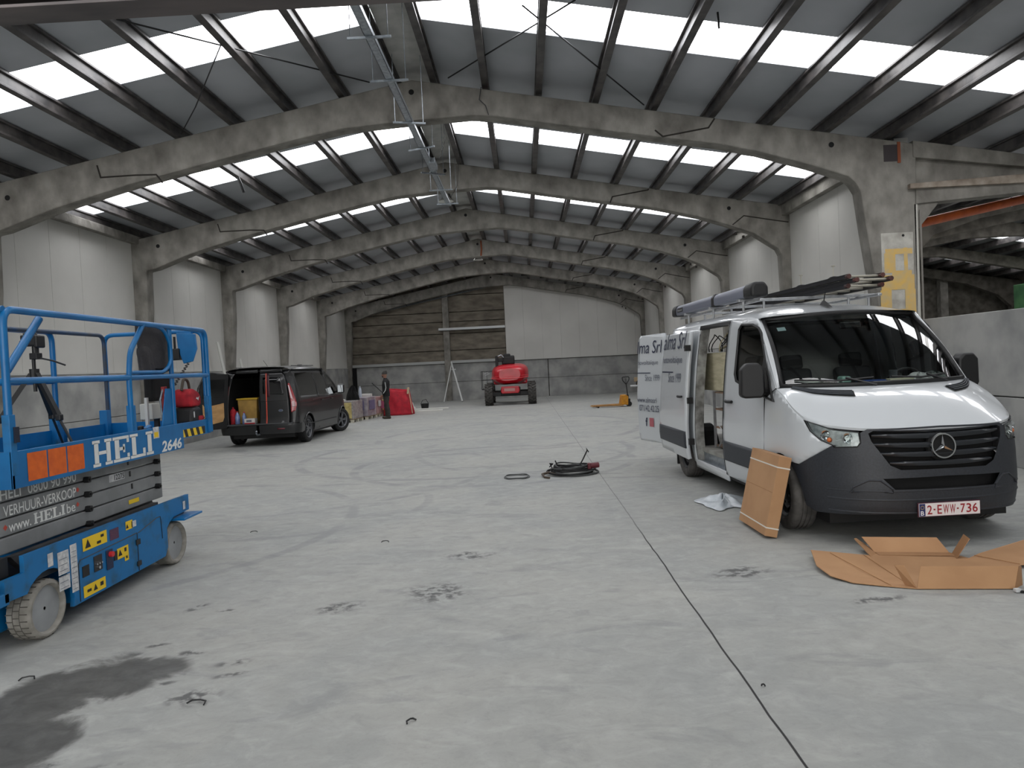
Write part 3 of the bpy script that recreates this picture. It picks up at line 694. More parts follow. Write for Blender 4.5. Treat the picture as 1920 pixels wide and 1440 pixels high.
# bumper (one wraparound, each half mirrored)
gh = [(0, .66), (Fy(.36), .66), (Fy(.44), .70), (Fy(.56), .90), (Fy(.575), .965), (Fy(.54), .985), (0, .995)]
bmp = [(0, .30), (Fy(.5), .29), (Fy(.8), .27), (X(.5), .26), (X(.40), .30)] + [(X(a), b) for a, b in arc(0, .34, .385, 0, 60, 8)] + [(X(.35), .66), (X(.55), .77), (X(.68), .86), (Fy(.80), .84), (Fy(.655), .85), (Fy(.63), .885), (Fy(.63), .97), (Fy(.58), 1.0), (0, 1.01)]
bl2 = [(0, .50), (Fy(.42), .50), (Fy(.50), .59), (0, .60)]
bmp_main = bmp[:-1] + [(0, 1.01), (0, .995)] + [p for p in reversed(gh[1:-1])] + [(0, .66), (0, .60), (Fy(.50), .59), (Fy(.42), .50), (0, .50)]
panel(SF(.006), 'front_bumper', bmp_main, M_bump, van, sides=BOTH, du=.05, dz=.05, solid=0)
# sculpted lip lines of the bumper
for zz, oo, rr_ in ((.41, .003, .009), (.485, .003, .006), (.30, .002, .010)):
    MB().tube([SH.S(i / 24 * X(.62), zz, 1, oo) for i in range(24, 0, -1)] + [SH.S(i / 24 * X(.62), zz, -1, oo) for i in range(0, 25)], rr_, 6).build('bumper_lip', M_bump, van, smooth=60)
for sd in BOTH:
    MB().tube([SH.S(Fy(y), z, sd, .008) for y, z in ((.44, .505), (.52, .575), (.60, .575), (.70, .515), (.72, .475), (.44, .475))], .008, 6, closed=True).build('fog_light_recess', M_bump, van)
# recess behind grille and intake
MB().grid(lambda u, v: SH.S(abs(u * 2 - 1) * Fy(.60), .46 + .54 * v, 1 if u > .5 else -1, -.09), 16, 4).build('radiator_recess', M_dark, van)
for y0 in (-.33, .08):
    MB().box(.78, .80, y0, y0 + .25, .50, .60).build('radiator_fin_block', mat('radiator_fins', (52, 46, 46), (30, 26, 26), 40, .6, stretch=(1, 8, 1)), van)
# grille bars
for k, (z0, yy, th) in enumerate(((.93, .555, .045), (.855, .545, .045), (.78, .50, .045), (.705, .44, .04), (.97, .56, .02))):
    gb = MB()
    prof = [(-.030, th * .5), (.0, th * .5), (.010, th * .1), (.004, -th * .45), (-.03, -th * .5)]
    def gf(u, v):
        y = (u * 2 - 1) * yy; i = v * (len(prof) - 1); a = prof[int(round(i))]
        tz = 1 - .5 * abs(u * 2 - 1) ** 3
        p = SH.S(Fy(abs(y)), z0 + .01 * (y / .5) ** 2, 1 if y >= 0 else -1, a[0] - .012); return (p.x, p.y, z0 + .012 * (y / .5) ** 2 + a[1] * tz)
    gb.grid(gf, 20, len(prof) - 1).build('grille_bar', M_grille, van, smooth=50)
# star badge
bp = SH.S(0, .845, 1, .0); bx = bp.x
st = MB(); TB = Matrix.Translation((bx + .004, 0, .845)) @ Matrix.Rotation(R(84), 4, 'Y')
st.lathe([(.098, -.012), (.108, 0), (.104, .012), (.093, .012), (.090, 0), (.092, -.012)], TB, 44, close=True)
for k in range(3):
    a = math.pi + k * 2 * math.pi / 3      # local -x points up after the rotation
    d, nrm = Vector((math.cos(a), math.sin(a), 0)), Vector((-math.sin(a), math.cos(a), 0))
    st.add([Vector((0, 0, .022)), d * .016 + nrm * .012 * 1.6 * .8 + Vector((0, 0, .006)), d * .094 + Vector((0, 0, .006)), d * .016 - nrm * .0155 + Vector((0, 0, .006)), Vector((0, 0, .004))], [(0, 1, 2), (0, 2, 3), (4, 2, 1), (4, 3, 2)], TB)
st.build('star_badge', M_chrome, van, smooth=35)
MB().lathe([(.001, -.004), (.096, -.004), (.118, -.03), (.12, -.05)], TB, 40).build('badge_plate', M_dark, van, smooth=30)
# number plate
pl_x = SH.S(0, .335, 1, .02).x
pl = MB().box(pl_x, pl_x + .012, -.265, .265, .27, .39).build('number_plate_frame', mat('plum_plate_frame', (70, 30, 44), rough=.5), van, bevel=.004)
pe = MB().box(pl_x + .012, pl_x + .015, -.258, .258, .277, .383).build('number_plate', mat('plate_white', (226, 220, 218), rough=.4), van)
M_red = mat('plate_red', (150, 32, 40), rough=.5)
pf_ = lambda u, v: (pl_x + .0165, u, v)
lettering('plate_characters', [('2', -.190, .292, .042, .075, .012), ('-', -.137, .324, .016, .012, .02), ('E', -.104, .292, .038, .075, .012), ('W', -.054, .292, .048, .075, .012), ('W', .002, .292, .048, .075, .012), ('-', .061, .324, .016, .012, .02),
                          ('7', .092, .292, .04, .075, .012), ('3', .142, .292, .042, .075, .012), ('6', .194, .292, .044, .075, .012)], pf_, M_red, van)
flat([rect(-.256, .279, .050, .102)], pf_).build('euro_band', mat('euro_blue', (36, 44, 96), rough=.5), van)
pf2 = lambda u, v: (pl_x + .018, u, v)
lettering('country_letter', [('B', -.246, .286, .028, .036, .014)], pf2, mat('plate_band_white', (235, 235, 235), rough=.5), van)
b = MB()
for k in range(12):
    a = k * math.pi / 6; b.add([(pl_x + .018, -.231 + .014 * math.cos(a) + .002 * c, .350 + .014 * math.sin(a) + .002 * s_) for c, s_ in ((-1, -1), (1, -1), (1, 1), (-1, 1))], [(0, 1, 2, 3)])
b.build('ring_of_stars', mat('star_yellow', (220, 190, 60), rough=.5), van)
# headlights
M_refl = mat('bright_reflector', (226, 228, 230), (172, 176, 180), 22, .3, .15, detail=3)
hl = [(X(.44), 1.065), (X(.50), .975), (X(.60), .90), (X(.70), .855), (Fy(.80), .845), (Fy(.655), .855), (Fy(.635), .89), (Fy(.64), .975), (Fy(.80), .995), (X(.62), 1.02)]
panel(SF(-.022), 'headlight_reflector', hl, M_refl, van, sides=BOTH, du=.04, dz=.03, solid=0)
for sd in BOTH:
    for (uy, zc, rr_) in ((.72, .925, .036), (.85, .945, .036)):
        c = SH.S(Fy(uy), zc, sd, -.012); MB().lathe([(.001, -.012), (rr_ * .5, -.002), (rr_, .014), (rr_ + .006, .016), (rr_ + .006, .0)], Matrix.Translation(c) @ Matrix.Rotation(sd * R(18), 4, 'Z') @ Matrix.Rotation(R(90), 4, 'Y'), 20).build('lamp_bowl', M_chrome, van, smooth=40)
    c = SH.S(X(.66), .905, sd, -.008); MB().ball(c, .022, 8).build('indicator_bulb', mat('amber_lens', (196, 104, 52), rough=.3), van, smooth=60)
    MB().tube([SH.S(Fy(.69), .98, sd, -.012), SH.S(Fy(.70), .94, sd, -.012), SH.S(Fy(.78), .90, sd, -.012), SH.S(X(.70), .90, sd, -.012)], .006, 5).build('light_strip', mat('white_light_guide', (225, 228, 232), rough=.3), van)
for o in panel(SF(.004), 'headlight_lens', hl, M_glassc, van, sides=BOTH, du=.04, dz=.03, solid=0): pass
for sd in BOTH: MB().tube([SH.S(u, z, sd, .006) for u, z in hl], .005, 5, closed=True).build('headlight_seal', M_black, van)
# hood
def ztop(x): return interp([(-.12, 1.335), (.08, 1.26), (.28, 1.155), (.44, 1.07), (.62, 1.03), (.8, 1.005), (.95, 1.0)], x)
def hood(u, v):
    k = u * 2 - 1; sd = 1 if k >= 0 else -1; um = X(-.12); uu = um * abs(k) ** 1.15
    p0 = SH.S(uu, 1.0, sd); F = SH.S(uu, ztop(p0.x), sd)
    yc = .925 * sd * min(1, abs(k) * 1.0); C = Vector((.20 - .32 * abs(k) ** 2, yc, 1.335))
    P = C.lerp(F, v); P.z += .055 * math.sin(math.pi * v ** .8) * (1 - abs(k) ** 6); P.z += .0
    return P
MB().grid(lambda u, v: hood(u, v * 21 / 20) if v < .96 else hood(u, 1) + Vector((-.004, 0, -.022)), 60, 21).build('hood', M_white, van, smooth=60)
for sd in BOTH:
    # slatted vents near the windscreen
    hk = lambda k, v, o: hood((k * sd + 1) / 2, v) + Vector((0, 0, o))
    MB().grid(lambda u, v: hk(.40 + .48 * u, .235 + .03 * (1 - u) + (.16 - .03 * u) * v, .008), 16, 6).build('vent_recess', M_dark, van)
    for q in range(4):
        MB().tube([hk(.41 + .46 * t / 10, .255 + .03 * (1 - t / 10) + q * .036, .014) for t in range(11)], .0065, 5).build('hood_vent_slat', M_trimd, van)
# windscreen, cowl, A pillars
def base_c(k): return Vector((.20 - .32 * k * k, .90 * k, 1.35))
def top_c(k): return Vector((-.60 - .16 * k * k, .80 * k, 2.065 - .04 * k * k))
def ws(u, v, off=0.):
    k = u * 2 - 1; P = base_c(k).lerp(top_c(k), v); P.x += .05 * math.sin(math.pi * v); P.z += .02 * math.sin(math.pi * v); P += Vector((.7, 0, .7)) * off; return P
MB().grid(lambda u, v: ws(.02 + .96 * u, .02 + .96 * v), 20, 12).build('windscreen', M_glass, van, smooth=180)
fr = [ws(i / 20, 0, .004) for i in range(21)] + [ws(1, i / 10, .004) for i in range(1, 11)] + [ws(1 - i / 20, 1, .004) for i in range(1, 21)] + [ws(0, 1 - i / 10, .004) for i in range(1, 10)]
MB().tube(fr, .022, 6, closed=True).build('windscreen_surround', M_black, van, smooth=60)
MB().grid(lambda u, v: base_c(u * 2 - 1) + Vector((-.12 * v + .03, 0, .0 - .03 * (1 - v) + .0)), 20, 2).build('scuttle_panel', M_black, van, smooth=60)
for (y0, y1, xo) in ((-.15, -.80, .03), (.62, .02, .03)):
    ks = [y0 + (y1 - y0) * i / 8 for i in range(9)]
    MB().tube([ws((k / .9 + 1) / 2, .035 + .05 * abs(i - 4) / 8, .02) for i, k in enumerate(ks)], .009, 5).tube([ws((ks[0] / .9 + 1) / 2, -.03, .02), ws((ks[3] / .9 + 1) / 2, .06, .03)], .012, 5).build('wiper', M_black, van)
for sd in BOTH:
    def pil(u, v):
        t = v; a = ws(.5 + .5 * sd, t, .004); x = -.12 + (-.76 + .12) * t; z = 1.335 + (2.05 - 1.335) * t + .02 * math.sin(math.pi * t); s_ = SH.S(X(x), z, sd, .0)
        P = Vector(a).lerp(s_, u); P += Vector((.012, .012 * sd, .0)) * math.sin(math.pi * u); return P
    MB().grid(pil, 5, 14).build('windscreen_pillar', M_white, van, smooth=60, solid=.02)
# roof
def rz(x): return interp([(-4.3, 2.21), (-3.9, 2.235), (-2.0, 2.245), (-1.4, 2.22), (-1.0, 2.16), (-.75, 2.09), (-.6, 2.07)], x)
def gut(x): return interp([(-4.3, 2.08), (-1.3, 2.08), (-.76, 2.045), (-.6, 2.04)], x)
def roof(u, v):
    k = v * 2 - 1; xs = -4.2 + (3.6 - .16 * k * k) * u; e = SH.S(X(xs), gut(xs), 1).y
    y = e * math.sin(k * math.pi / 2) if abs(k) > 0 else 0; zc = rz(xs); ze = gut(xs)
    return Vector((xs, y, ze + (zc - ze) * max(0, 1 - abs(y / e) ** 3.2) ** (1 / 1.6)))
MB().grid(roof, 40, 28).build('roof', M_white, van, smooth=60)
# doors and body sides
aw = [(-1.255, 1.46), (-1.20, 1.385), (-.75, 1.295), (-.16, 1.215), (-.60, 1.89), (-.68, 1.95), (-.86, 1.995), (-1.19, 2.01), (-1.255, 1.96)]
awp = [(X(a), b) for a, b in aw]
door = [(-1.575, .27), (-.50, .27), (-.42, .36), (-.395, .47), (-.385, .60), (-.385, 1.225), (-.12, 1.335), (-.75, 2.045), (-1.0, 2.07), (-1.575, 2.08)]
panel(SF(.004), 'front_door', [(X(a), b) for a, b in door], M_white, van, holes=[awp], sides=BOTH)
panel(SF(-.012), 'door_window', awp, M_glass, van, sides=BOTH, solid=0)
qt = [(-.62, 1.27), (-.16, 1.215), (-.60, 1.87), (-.66, 1.80)]
panel(SF(-.004), 'mirror_sail', [(X(a), b) for a, b in [(-.56, 1.265), (-.16, 1.215), (-.48, 1.70)]], M_black, van, sides=BOTH)
for sd in BOTH: 
    MB().tube([SH.S(u, z, sd, .002) for u, z in awp], .014, 5, closed=True).build('window_seal', M_black, van)
    MB().tube([SH.S(X(a), b, sd, .005) for a, b in [(-1.578, .28), (-1.578, 1.0), (-1.578, 1.6), (-1.578, 2.07)]], .007, 5).tube([SH.S(X(a), b, sd, .004) for a, b in [(-.385, .56), (-.385, 1.225), (-.12, 1.335)]], .005, 5).build('door_gap', M_black, van)
    h = MB(); c0 = SH.S(X(-1.47), 1.15, sd, .02); c1 = SH.S(X(-1.27), 1.15, sd, .02); h.tube([c0, c0.lerp(c1, .5) + Vector((0, .025 * sd, 0)), c1], .018, 8); h.build('door_handle', M_black, van, smooth=60)
panel(SF(.016), 'side_moulding', [(X(a), b) for a, b in [(-1.57, .46), (-.43, .465), (-.40, .53), (-.40, .685), (-1.57, .685)]], M_trimd, van, sides=BOTH)
# sill and body behind the front door
qtr = [(-2.74, .27)] + [(-2.86, .27)] + arc(-3.25, .34, .385, 350, 190, 12)[::1] 
def archrev(cx, r=.385): return arc(cx, .34, r, -10, 190, 16)
near_body = [(-2.72, .27), (-2.87, .27)] + archrev(-3.25) + [(-4.22, .30), (-4.22, 2.08), (-2.72, 2.08)]
panel(SF(), 'body_side', [(X(a), b) for a, b in near_body], M_white, van, sides=NEAR)
far_body = [(-1.58, .27), (-2.87, .27)] + archrev(-3.25) + [(-4.22, .30), (-4.22, 2.08), (-1.58, 2.08)]
panel(SF(), 'body_side', [(X(a), b) for a, b in far_body], M_white, van, sides=FAR)
panel(SF(.002), 'sill_panel', [(X(a), b) for a, b in [(-1.56, .20), (-1.56, .31), (-2.80, .31), (-2.80, .20)]], M_white, van, sides=NEAR)
panel(SF(.0), 'door_track', [(X(a), b) for a, b in [(-1.575, 2.03), (-1.575, 2.085), (-2.74, 2.085), (-2.74, 2.03)]], M_black, van, sides=NEAR)
for x in (-1.60, -2.71):
    jm = MB(); jm.add([SH.S(X(x), .29 + i * .16, -1, -.005) for i in range(12)] + [SH.S(X(x), .29 + i * .16, -1, -.12) for i in range(12)], [(i, i + 1, i + 13, i + 12) for i in range(11)]); jm.build('door_jamb', mat('pale_door_jamb', (160, 160, 156), (96, 94, 90), 8, .5), van, solid=.03)
for x in (-2.70, -1.62): MB().tube([SH.S(X(x), .32 + i * .15, -1, -.02) for i in range(12)], .018, 6).build('door_seal', M_black, van)
# load floor, step, walls of the load bay, bulkhead
MB().box(-4.2, -1.6, -.90, .92, .42, .47).build('load_floor', M_liner, van)
MB().box(-2.72, -1.6, -.955, -.86, .27, .30).box(-2.72, -1.6, -.88, -.86, .30, .42).build('entry_step', M_galv, van)
MB().box(-4.2, -1.6, .80, .86, .45, 2.0).build('load_wall', M_liner, van)
MB().box(-1.62, -1.58, -.86, .86, .40, 2.04).build('bulkhead', mat('pale_bulkhead', (120, 120, 118), rough=.7), van)
MB().box(-4.19, -4.15, .0, .86, .45, 2.0).build('rear_bulkhead', M_liner, van)
# sliding door, slid back along the flank
SX0, SX1 = -2.74, -4.06
sd_ = [(SX0, .31), (SX1, .33), (SX1 - .02, .8), (SX1 + .01, 1.3), (SX1 + .02, 2.02), (SX0 - .03, 2.03), (SX0, 1.9)]
def slf(off):
    def f(u, z, sd): p = SH.S(u, z, sd, off); return Vector((p.x, p.y - .115, p.z))
    return f
panel(slf(.0), 'sliding_door', [(X(a), b) for a, b in sd_], M_white, van, sides=NEAR, solid=.05)
panel(slf(.014), 'sliding_door_moulding', [(X(a), b) for a, b in [(SX0 + .0, .46), (SX1, .465), (SX1 - .02, .57), (SX1, .685), (SX0, .685)]], M_trimd, van, sides=NEAR)
MB().tube([slf(.03)(X(-3.02), 1.15, -1), slf(.055)(X(-2.93), 1.15, -1), slf(.03)(X(-2.84), 1.15, -1)], .017, 8).build('door_handle', M_black, van, smooth=60)
for z in (1.80, 1.10, .55): MB().box(SX0 - .02, SX0 + .05, -1.07, -1.0, z - .04, z + .04).build('latch', M_black, van)
# rear door swung fully out
RD0 = SH.S(X(-4.15), .5, -1); a_rd = R(180 + 17)
rdx, rdy = Vector((math.cos(a_rd), math.sin(a_rd), 0)), Vector((-math.sin(a_rd), math.cos(a_rd), 0))
def rdf(off):
    def f(u, z, sd):
        w = interp(SH.Wz, z) - .99; return Vector((-4.20, -1.0 - w * 0 , 0)) + rdx * u + rdy * (off - 0 * w) * 1 + Vector((0, -.35 * w * (1 if z > 1.2 else 0), z))
    f.outward = lambda c: Vector((0, -1, 0)); return f
RW = .80
rp = [(0, .36), (RW - .05, .36), (RW, .45), (RW + .02, 1.2), (RW - .02, 2.0), (RW - .08, 2.06), (.02, 2.07), (0, 2.0)]
panel(rdf(0), 'rear_door', rp, M_white, van, sides=NEAR, solid=.05)
MB().tube([rdf(.03)(.66, 1.14, -1) - rdy * .06, rdf(.03)(.76, 1.14, -1) - rdy * .06], .02, 8).build('door_handle', M_black, van)
# lettering
def on_slide(u, v): p = slf(.026)(X(u), v, -1); return p
def tx(u): return SX1 + u        # u from the rear edge
lt = lambda n, it, m: lettering(n, it, lambda u, v: slf(.006)(X(SX1 + u), v, -1), m, van)
lt('company_name', [('alma Srl', .03, 1.80, 1.12, .24, .0, .15)], M_navy)
lt('company_trade', [('hotovoltaïque', .05, 1.575, 1.02, .13, .008)], M_greyt)
lt('founding_line', [('Since 1999', .42, 1.33, .64, .135, .004)], M_greyt)
flat([rect(.06, 1.465, .60, .018)], lambda u, v: slf(.006)(X(SX1 + u), v, -1)).build('underline', M_navy, van)
rdt = lambda u, v: rdf(0)(RW - u, v, -1) - rdy * -.004 + Vector((0, -.008, 0))
def rdl(n, it, m): return lettering(n, it, rdt, m, van)
rdl('company_name', [('lma Srl', .0, 1.77, .76, .20, .0, .15)], M_navy)
rdl('company_trade', [('tovoltaïque', .03, 1.57, .62, .09, .004)], M_greyt)
rdl('founding_line', [('Since 1999', .25, 1.33, .44, .10, .0)], M_greyt)
flat([rect(.0, 1.45, .42, .014)], rdt).build('underline', M_navy, van)
rdl('contact_lines', [('www.almasrl', .0, .98, .60, .085, .0), ('071/42.42.25', .06, .84, .60, .10, .0)], M_navy)
rdl('social_icon', [('f', .24, .60, .06, .14, .03)], M_navy)
flat([rect(.36, .60, .13, .14)], rdt).build('social_icon', mat('pink_icon', (176, 96, 104), rough=.5), van)
# underbody and wheel wells
MB().box(-4.1, .55, -.80, .80, .16, .27).build('underbody', M_black, van)
MB().box(-.45, .45, -.72, .72, .2, .95).build('engine_bay', M_dark, van)
for sd in BOTH:
    for x in (0, -3.25): MB().prism([(x + .40 * math.cos(a * math.pi / 8), .33 + .40 * math.sin(a * math.pi / 8)) for a in range(9)], 'y', sd * .62, sd * .955).build('wheel_well', M_dark, van) if False else MB().grid(lambda u, v: (x + .40 * math.cos(math.pi * u), sd * (.60 + .35 * v), .34 + .40 * math.sin(math.pi * u)), 14, 1).build('wheel_well', M_dark, van)
wheel(van, 'front_wheel', (0, -.875, .335), .335, .225, .215, -1, M_tyre, M_steelrim, steer=R(-4), holes=6)
wheel(van, 'front_wheel', (0, .875, .335), .335, .225, .215, 1, M_tyre, M_steelrim, steer=R(-4), holes=6)
wheel(van, 'rear_wheel', (-3.25, -.875, .335), .335, .225, .215, -1, M_tyre, M_steelrim, holes=6)
wheel(van, 'rear_wheel', (-3.25, .875, .335), .335, .225, .215, 1, M_tyre, M_steelrim, holes=6)
MB().box(-3.70, -3.66, -.97, -.78, .12, .40).build('mud_flap', M_rub, van)
# mirrors
for sd in BOTH:
    e = MB(); prof = [(-.12, -.15), (-.09, -.18), (.09, -.18), (.12, -.13), (.115, .11), (.06, .17), (-.05, .17), (-.11, .11)]
    e.prism(prof, 'x', -.07, .06, Matrix.Translation((-.36, sd * 1.10, 1.42)) @ Matrix.Rotation(sd * R(8), 4, 'Z'))
    e.build('mirror', M_black, van, bevel=.035, seg=3, smooth=40)
    MB().tube([(-.36, sd * .90, 1.29), (-.36, sd * 1.04, 1.30)], .045, 8).build('mirror_arm', M_black, van)
# cab interior
MB().grid(lambda u, v: (.10 - .30 * (u * 2 - 1) ** 2 - .42 * v, (u * 2 - 1) * .86, 1.305 - .05 * v + .02 * math.sin(v * 9)), 18, 6).build('dashboard_top', M_int, van, smooth=60)
MB().box(-.42, -.30, -.84, .84, .65, 1.26).build('dashboard', M_int, van, bevel=.03)
for y in (-.62, -.22, .48):
    MB().box(-1.25, -.72, y - .22, y + .22, .72, .86).build('seat', M_int, van, bevel=.05)
    MB().cbox((-1.34, y, 1.18), (.14, .42, .62), (0, R(-12), 0)).build('seat_back', M_int, van, bevel=.05, seg=3)
    MB().cbox((-1.42, y, 1.56), (.10, .25, .17), (0, R(-12), 0)).build('headrest', M_int, van, bevel=.035, seg=3)
TS = Matrix.Translation((-.42, .48, 1.30)) @ Matrix.Rotation(R(-62), 4, 'Y')
MB().lathe([(.185 + .014 * math.cos(a * math.pi / 4), .014 * math.sin(a * math.pi / 4)) for a in range(8)], TS, 28, close=True).box(-.18, .18, -.03, .03, -.02, 0, TS).ball((0, 0, -.02), .06, 8, TS).build('steering_wheel', M_black, van, smooth=40)
MB().box(-1.0, -.45, -.8, .8, .40, .45).build('cab_floor', M_int, van)
MB().cbox((-.50, .0, 1.93), (.03, .22, .07)).build('rear_view_mirror', M_black, van, bevel=.012)
MB().grid(lambda u, v: Vector(ws(.06 + .045 * u, .80 + .06 * v, -.012)), 1, 1).build('windscreen_sticker', mat('pale_sticker', (178, 204, 206), rough=.5), van)
MB().grid(lambda u, v: (-.80 - 3.4 * u * .22, (v * 2 - 1) * .78, 2.0), 1, 2).build('headliner', mat('grey_headliner', (70, 70, 70), rough=.9), van, solid=.01)
# roof antenna
MB().add([(-.88, -.02, 2.145), (-.88, .02, 2.145), (-1.08, .025, 2.185), (-1.08, -.025, 2.185), (-1.02, 0, 2.235), (-1.07, 0, 2.23)], [(0, 1, 4), (1, 2, 5, 4), (2, 3, 5), (3, 0, 4, 5), (3, 2, 1, 0)]).tube([(-1.03, 0, 2.22), (-.99, 0, 2.32)], .006, 5).build('antenna', M_black, van)
# roof rack bars
M_alu = mat('bare_aluminium', (186, 188, 190), (160, 162, 164), 14, .38, .6)
for x in (-1.45, -2.5, -3.6):
    b = MB().box(x - .03, x + .03, -.80, .80, 2.285, 2.315)
    for y in (-.74, -.5, .5, .74): b.box(x - .012, x + .012, y - .012, y + .012, 2.17, 2.29)
    b.build('rack_bar', M_alu, van, bevel=.004)
for y in (-.70, .62): MB().box(-4.1, -1.0, y - .022, y + .022, 2.255, 2.285).build('rack_rail', M_alu, van, bevel=.006)

# ---------------------------------------------------------------- things carried by the van
def vthing(name, label, cat, x, y, z, rz=0., group=None): return thing(name, label, cat, vw(x, y, z), VROT + rz, group)
t = vthing('pipe_carrier', 'long grey pipe carrier tube with black end caps on the van roof', 'pipe carrier', -2.45, -.70, 2.317)
MB().prism([(-.085, .0), (.085, 0), (.085, .10), (.05, .145), (-.05, .145), (-.085, .10)], 'x', -1.66, 1.20).build('tube_body', mat('grey_pipe_carrier', (116, 120, 134), rough=.35, spec=.5), t, bevel=.02, seg=3, smooth=40)
for a, e in ((1.14, 1.40), (-1.84, -1.62)): MB().prism([(-.098, -.012), (.098, -.012), (.10, .10), (.06, .158), (-.06, .158), (-.10, .10)], 'x', a, e).build('end_cap', M_black, t, bevel=.03, seg=3, smooth=40)
MB().prism([(-.093, -.005), (.093, -.005), (.093, .104), (.055, .153), (-.055, .153), (-.093, .104)], 'x', .02, .11).build('strap', M_black, t, bevel=.01)
MB().box(-1.56, -1.28, -.089, -.086, .04, .10).build('maker_label', M_black, t)
lettering('label_text', [('fimarol', .0, .0, .22, .032, .0)], lambda u, v: (-1.53 + u, -.0905, .054 + v), mat('label_white', (200, 200, 200), rough=.5), t)
M_lad = mat('black_ladder_rail', (30, 30, 34), (22, 22, 25), 8, .35, .3); M_rung = mat('dull_rung', (150, 146, 134), rough=.45, metal=.4)
M_cap = mat('rusty_red_end_cap', (92, 50, 44), (54, 36, 34), 9, .6)
for k, (x1, z, yy) in enumerate(((-.62, 2.317, (.06, .42)), (-.50, 2.366, (.09, .45)), (-.60, 2.415, (.06, .42)))):
    t = vthing('roof_ladder', ('lowest', 'middle', 'topmost')[k] + ' black ladder of the three stacked on the van roof', 'ladder', -2.4, .2, z, 0, 'ladders stacked on the van roof')
    for y in yy:
        MB().box(-1.7, x1 + 2.4, y - .2 - .014, y - .2 + .014, .0, .046).box(-1.7, x1 + 2.4, y - .2 - .02, y - .2 + .02, .0, .005).box(-1.7, x1 + 2.4, y - .2 - .02, y - .2 + .02, .041, .046).build('ladder_rail', M_lad, t)
        MB().tube([(x1 + 2.36, y - .2, .024), (x1 + 2.41, y - .2, .024)], .0245, 10).build('rail_cap', M_cap, t)
    for i in range(14):
        x = x1 + 2.4 - .06 - i * .28
        MB().tube([(x, yy[0] - .2, .024), (x, yy[1] - .2, .024)], .013, 8).build('rung', M_rung, t)
for x, lab in ((-1.15, 'black ladder clamp with pale pin, nearer the windscreen'), (-1.95, 'black ladder clamp with pale pin, nearer the pipe carrier cap')):
    t = vthing('ladder_clamp', lab, 'clamp', x, .18, 2.463)
    MB().prism([(-.25, 0), (.25, 0), (.2, .035), (.06, .06), (-.06, .06), (-.2, .035)], 'x', -.03, .03, Matrix.Rotation(R(90), 4, 'Z') @ Matrix.Scale(.62, 4)).build('clamp_arm', M_black, t, bevel=.005)
    MB().tube([(0, 0, .04), (0, 0, .15)], .006, 6).cyl((0, 0, .15), (0, 0, .158), .024, 12).build('pin', mat('pale_pin', (176, 172, 158), rough=.5), t)
# goods in the load bay
t = vthing('plywood_crate', 'tall pale plywood crate standing in the open load bay', 'crate', -2.25, -.42, 1.22)
MB().box(-1.1, .5, -.30, .4, 0, .50).build('crate_body', M_wood, t, bevel=.006)
t = vthing('shelf_rack', 'wooden and metal shelf rack below the plywood crate in the van', 'shelf rack', -2.25, -.42, .472)
for z in (.02, .26, .50, .72): MB().box(-.36, .5, -.32, .4, z, z + .02).build('shelf', mat('worn_wood_shelf', (140, 112, 92), (100, 82, 66), 6, .7), t)
for x in (-.36, .47): MB().box(x, x + .03, -.34, -.31, 0, .745).build('upright', M_alu, t)
MB().box(-.36, .5, .38, .4, 0, .745).build('back_panel', M_liner, t)
MB().tube([(-.2, -.33, .03), (.35, -.33, .45)], .008, 5).tube([(.3, -.33, .03), (-.15, -.33, .30)], .008, 5).build('brace', M_alu, t)
t = vthing('cable_bundle', 'loose bundle of pale and dark cables on top of the plywood crate', 'cables', -2.25, -.42, 1.722)
rnd = random.Random(5)
for k in range(18):
    cx_ = -.35 + rnd.uniform(-.25, .40); ww = rnd.uniform(.14, .34); hh = rnd.uniform(.06, .24); y_ = -.27 + .035 * k; pts = [(cx_ + ww * math.cos(a / 12 * math.pi), y_ + .02 * math.sin(a), .012 + hh * math.sin(a / 12 * math.pi)) for a in range(13)]
    MB().tube(pts, .007, 5).build('cable', mat('pale_cable', (186, 174, 140), rough=.5) if k % 2 else M_black, t, smooth=60)
t = vthing('tool_bag', 'small red and black tool bag on the van load floor', 'bag', -1.68, -.70, .472)
MB().box(-.05, .05, -.09, .09, 0, .16).build('bag_body', M_black, t, bevel=.03); MB().box(-.05, .05, -.10, .08, .16, .30).build('bag_lid', mat('red_bag_cloth', (160, 34, 44), rough=.7), t, bevel=.04)
# things on the dashboard, seen through the windscreen
t = MB().grid(lambda u, v: vw(-.30 + .24 * v - .05 * u, -.72 + .34 * u, 1.385 + .008 * math.sin(u * 5 + v * 3)), 6, 4).build('paper_sheet', mat('white_paper', (214, 216, 214), rough=.8), solid=.002); tag(t, 'white paper sheets at the passenger end of the dashboard', 'paper')
t = MB().add(*(lambda m: (m.v, m.f))(MB().cbox((0, 0, .05), (.09, .13, .10)))).build('plastic_tub', mat('mint_green_plastic', (150, 188, 176), rough=.4), bevel=.02); t.location = vw(-.06, -.31, 1.325); tag(t, 'mint green tub on the van dashboard', 'tub')
t = MB().lathe([(.032, 0), (.04, .15), (.042, .155), (.036, .155), (.03, .01)], n=20).build('steel_mug', M_galv, smooth=40); t.location = vw(-.25, .29, 1.30); tag(t, 'steel travel mug behind the windscreen of the white van', 'mug')
t = MB().cbox((0, 0, .02), (.12, .24, .04)).build('blue_packet', mat('blue_packet', (44, 74, 140), rough=.5), bevel=.006); t.location = vw(.02, -.09, 1.34); t.rotation_euler = (0, 0, VROT); tag(t, 'blue packet on the van dashboard', 'packet')
t = MB().cbox((0, 0, .03), (.10, .24, .06)).build('cream_box', mat('cream_box', (204, 200, 176), rough=.6), bevel=.015); t.location = vw(.02, .19, 1.325); t.rotation_euler = (0, 0, VROT); tag(t, 'cream coloured low box on the van dashboard', 'box')
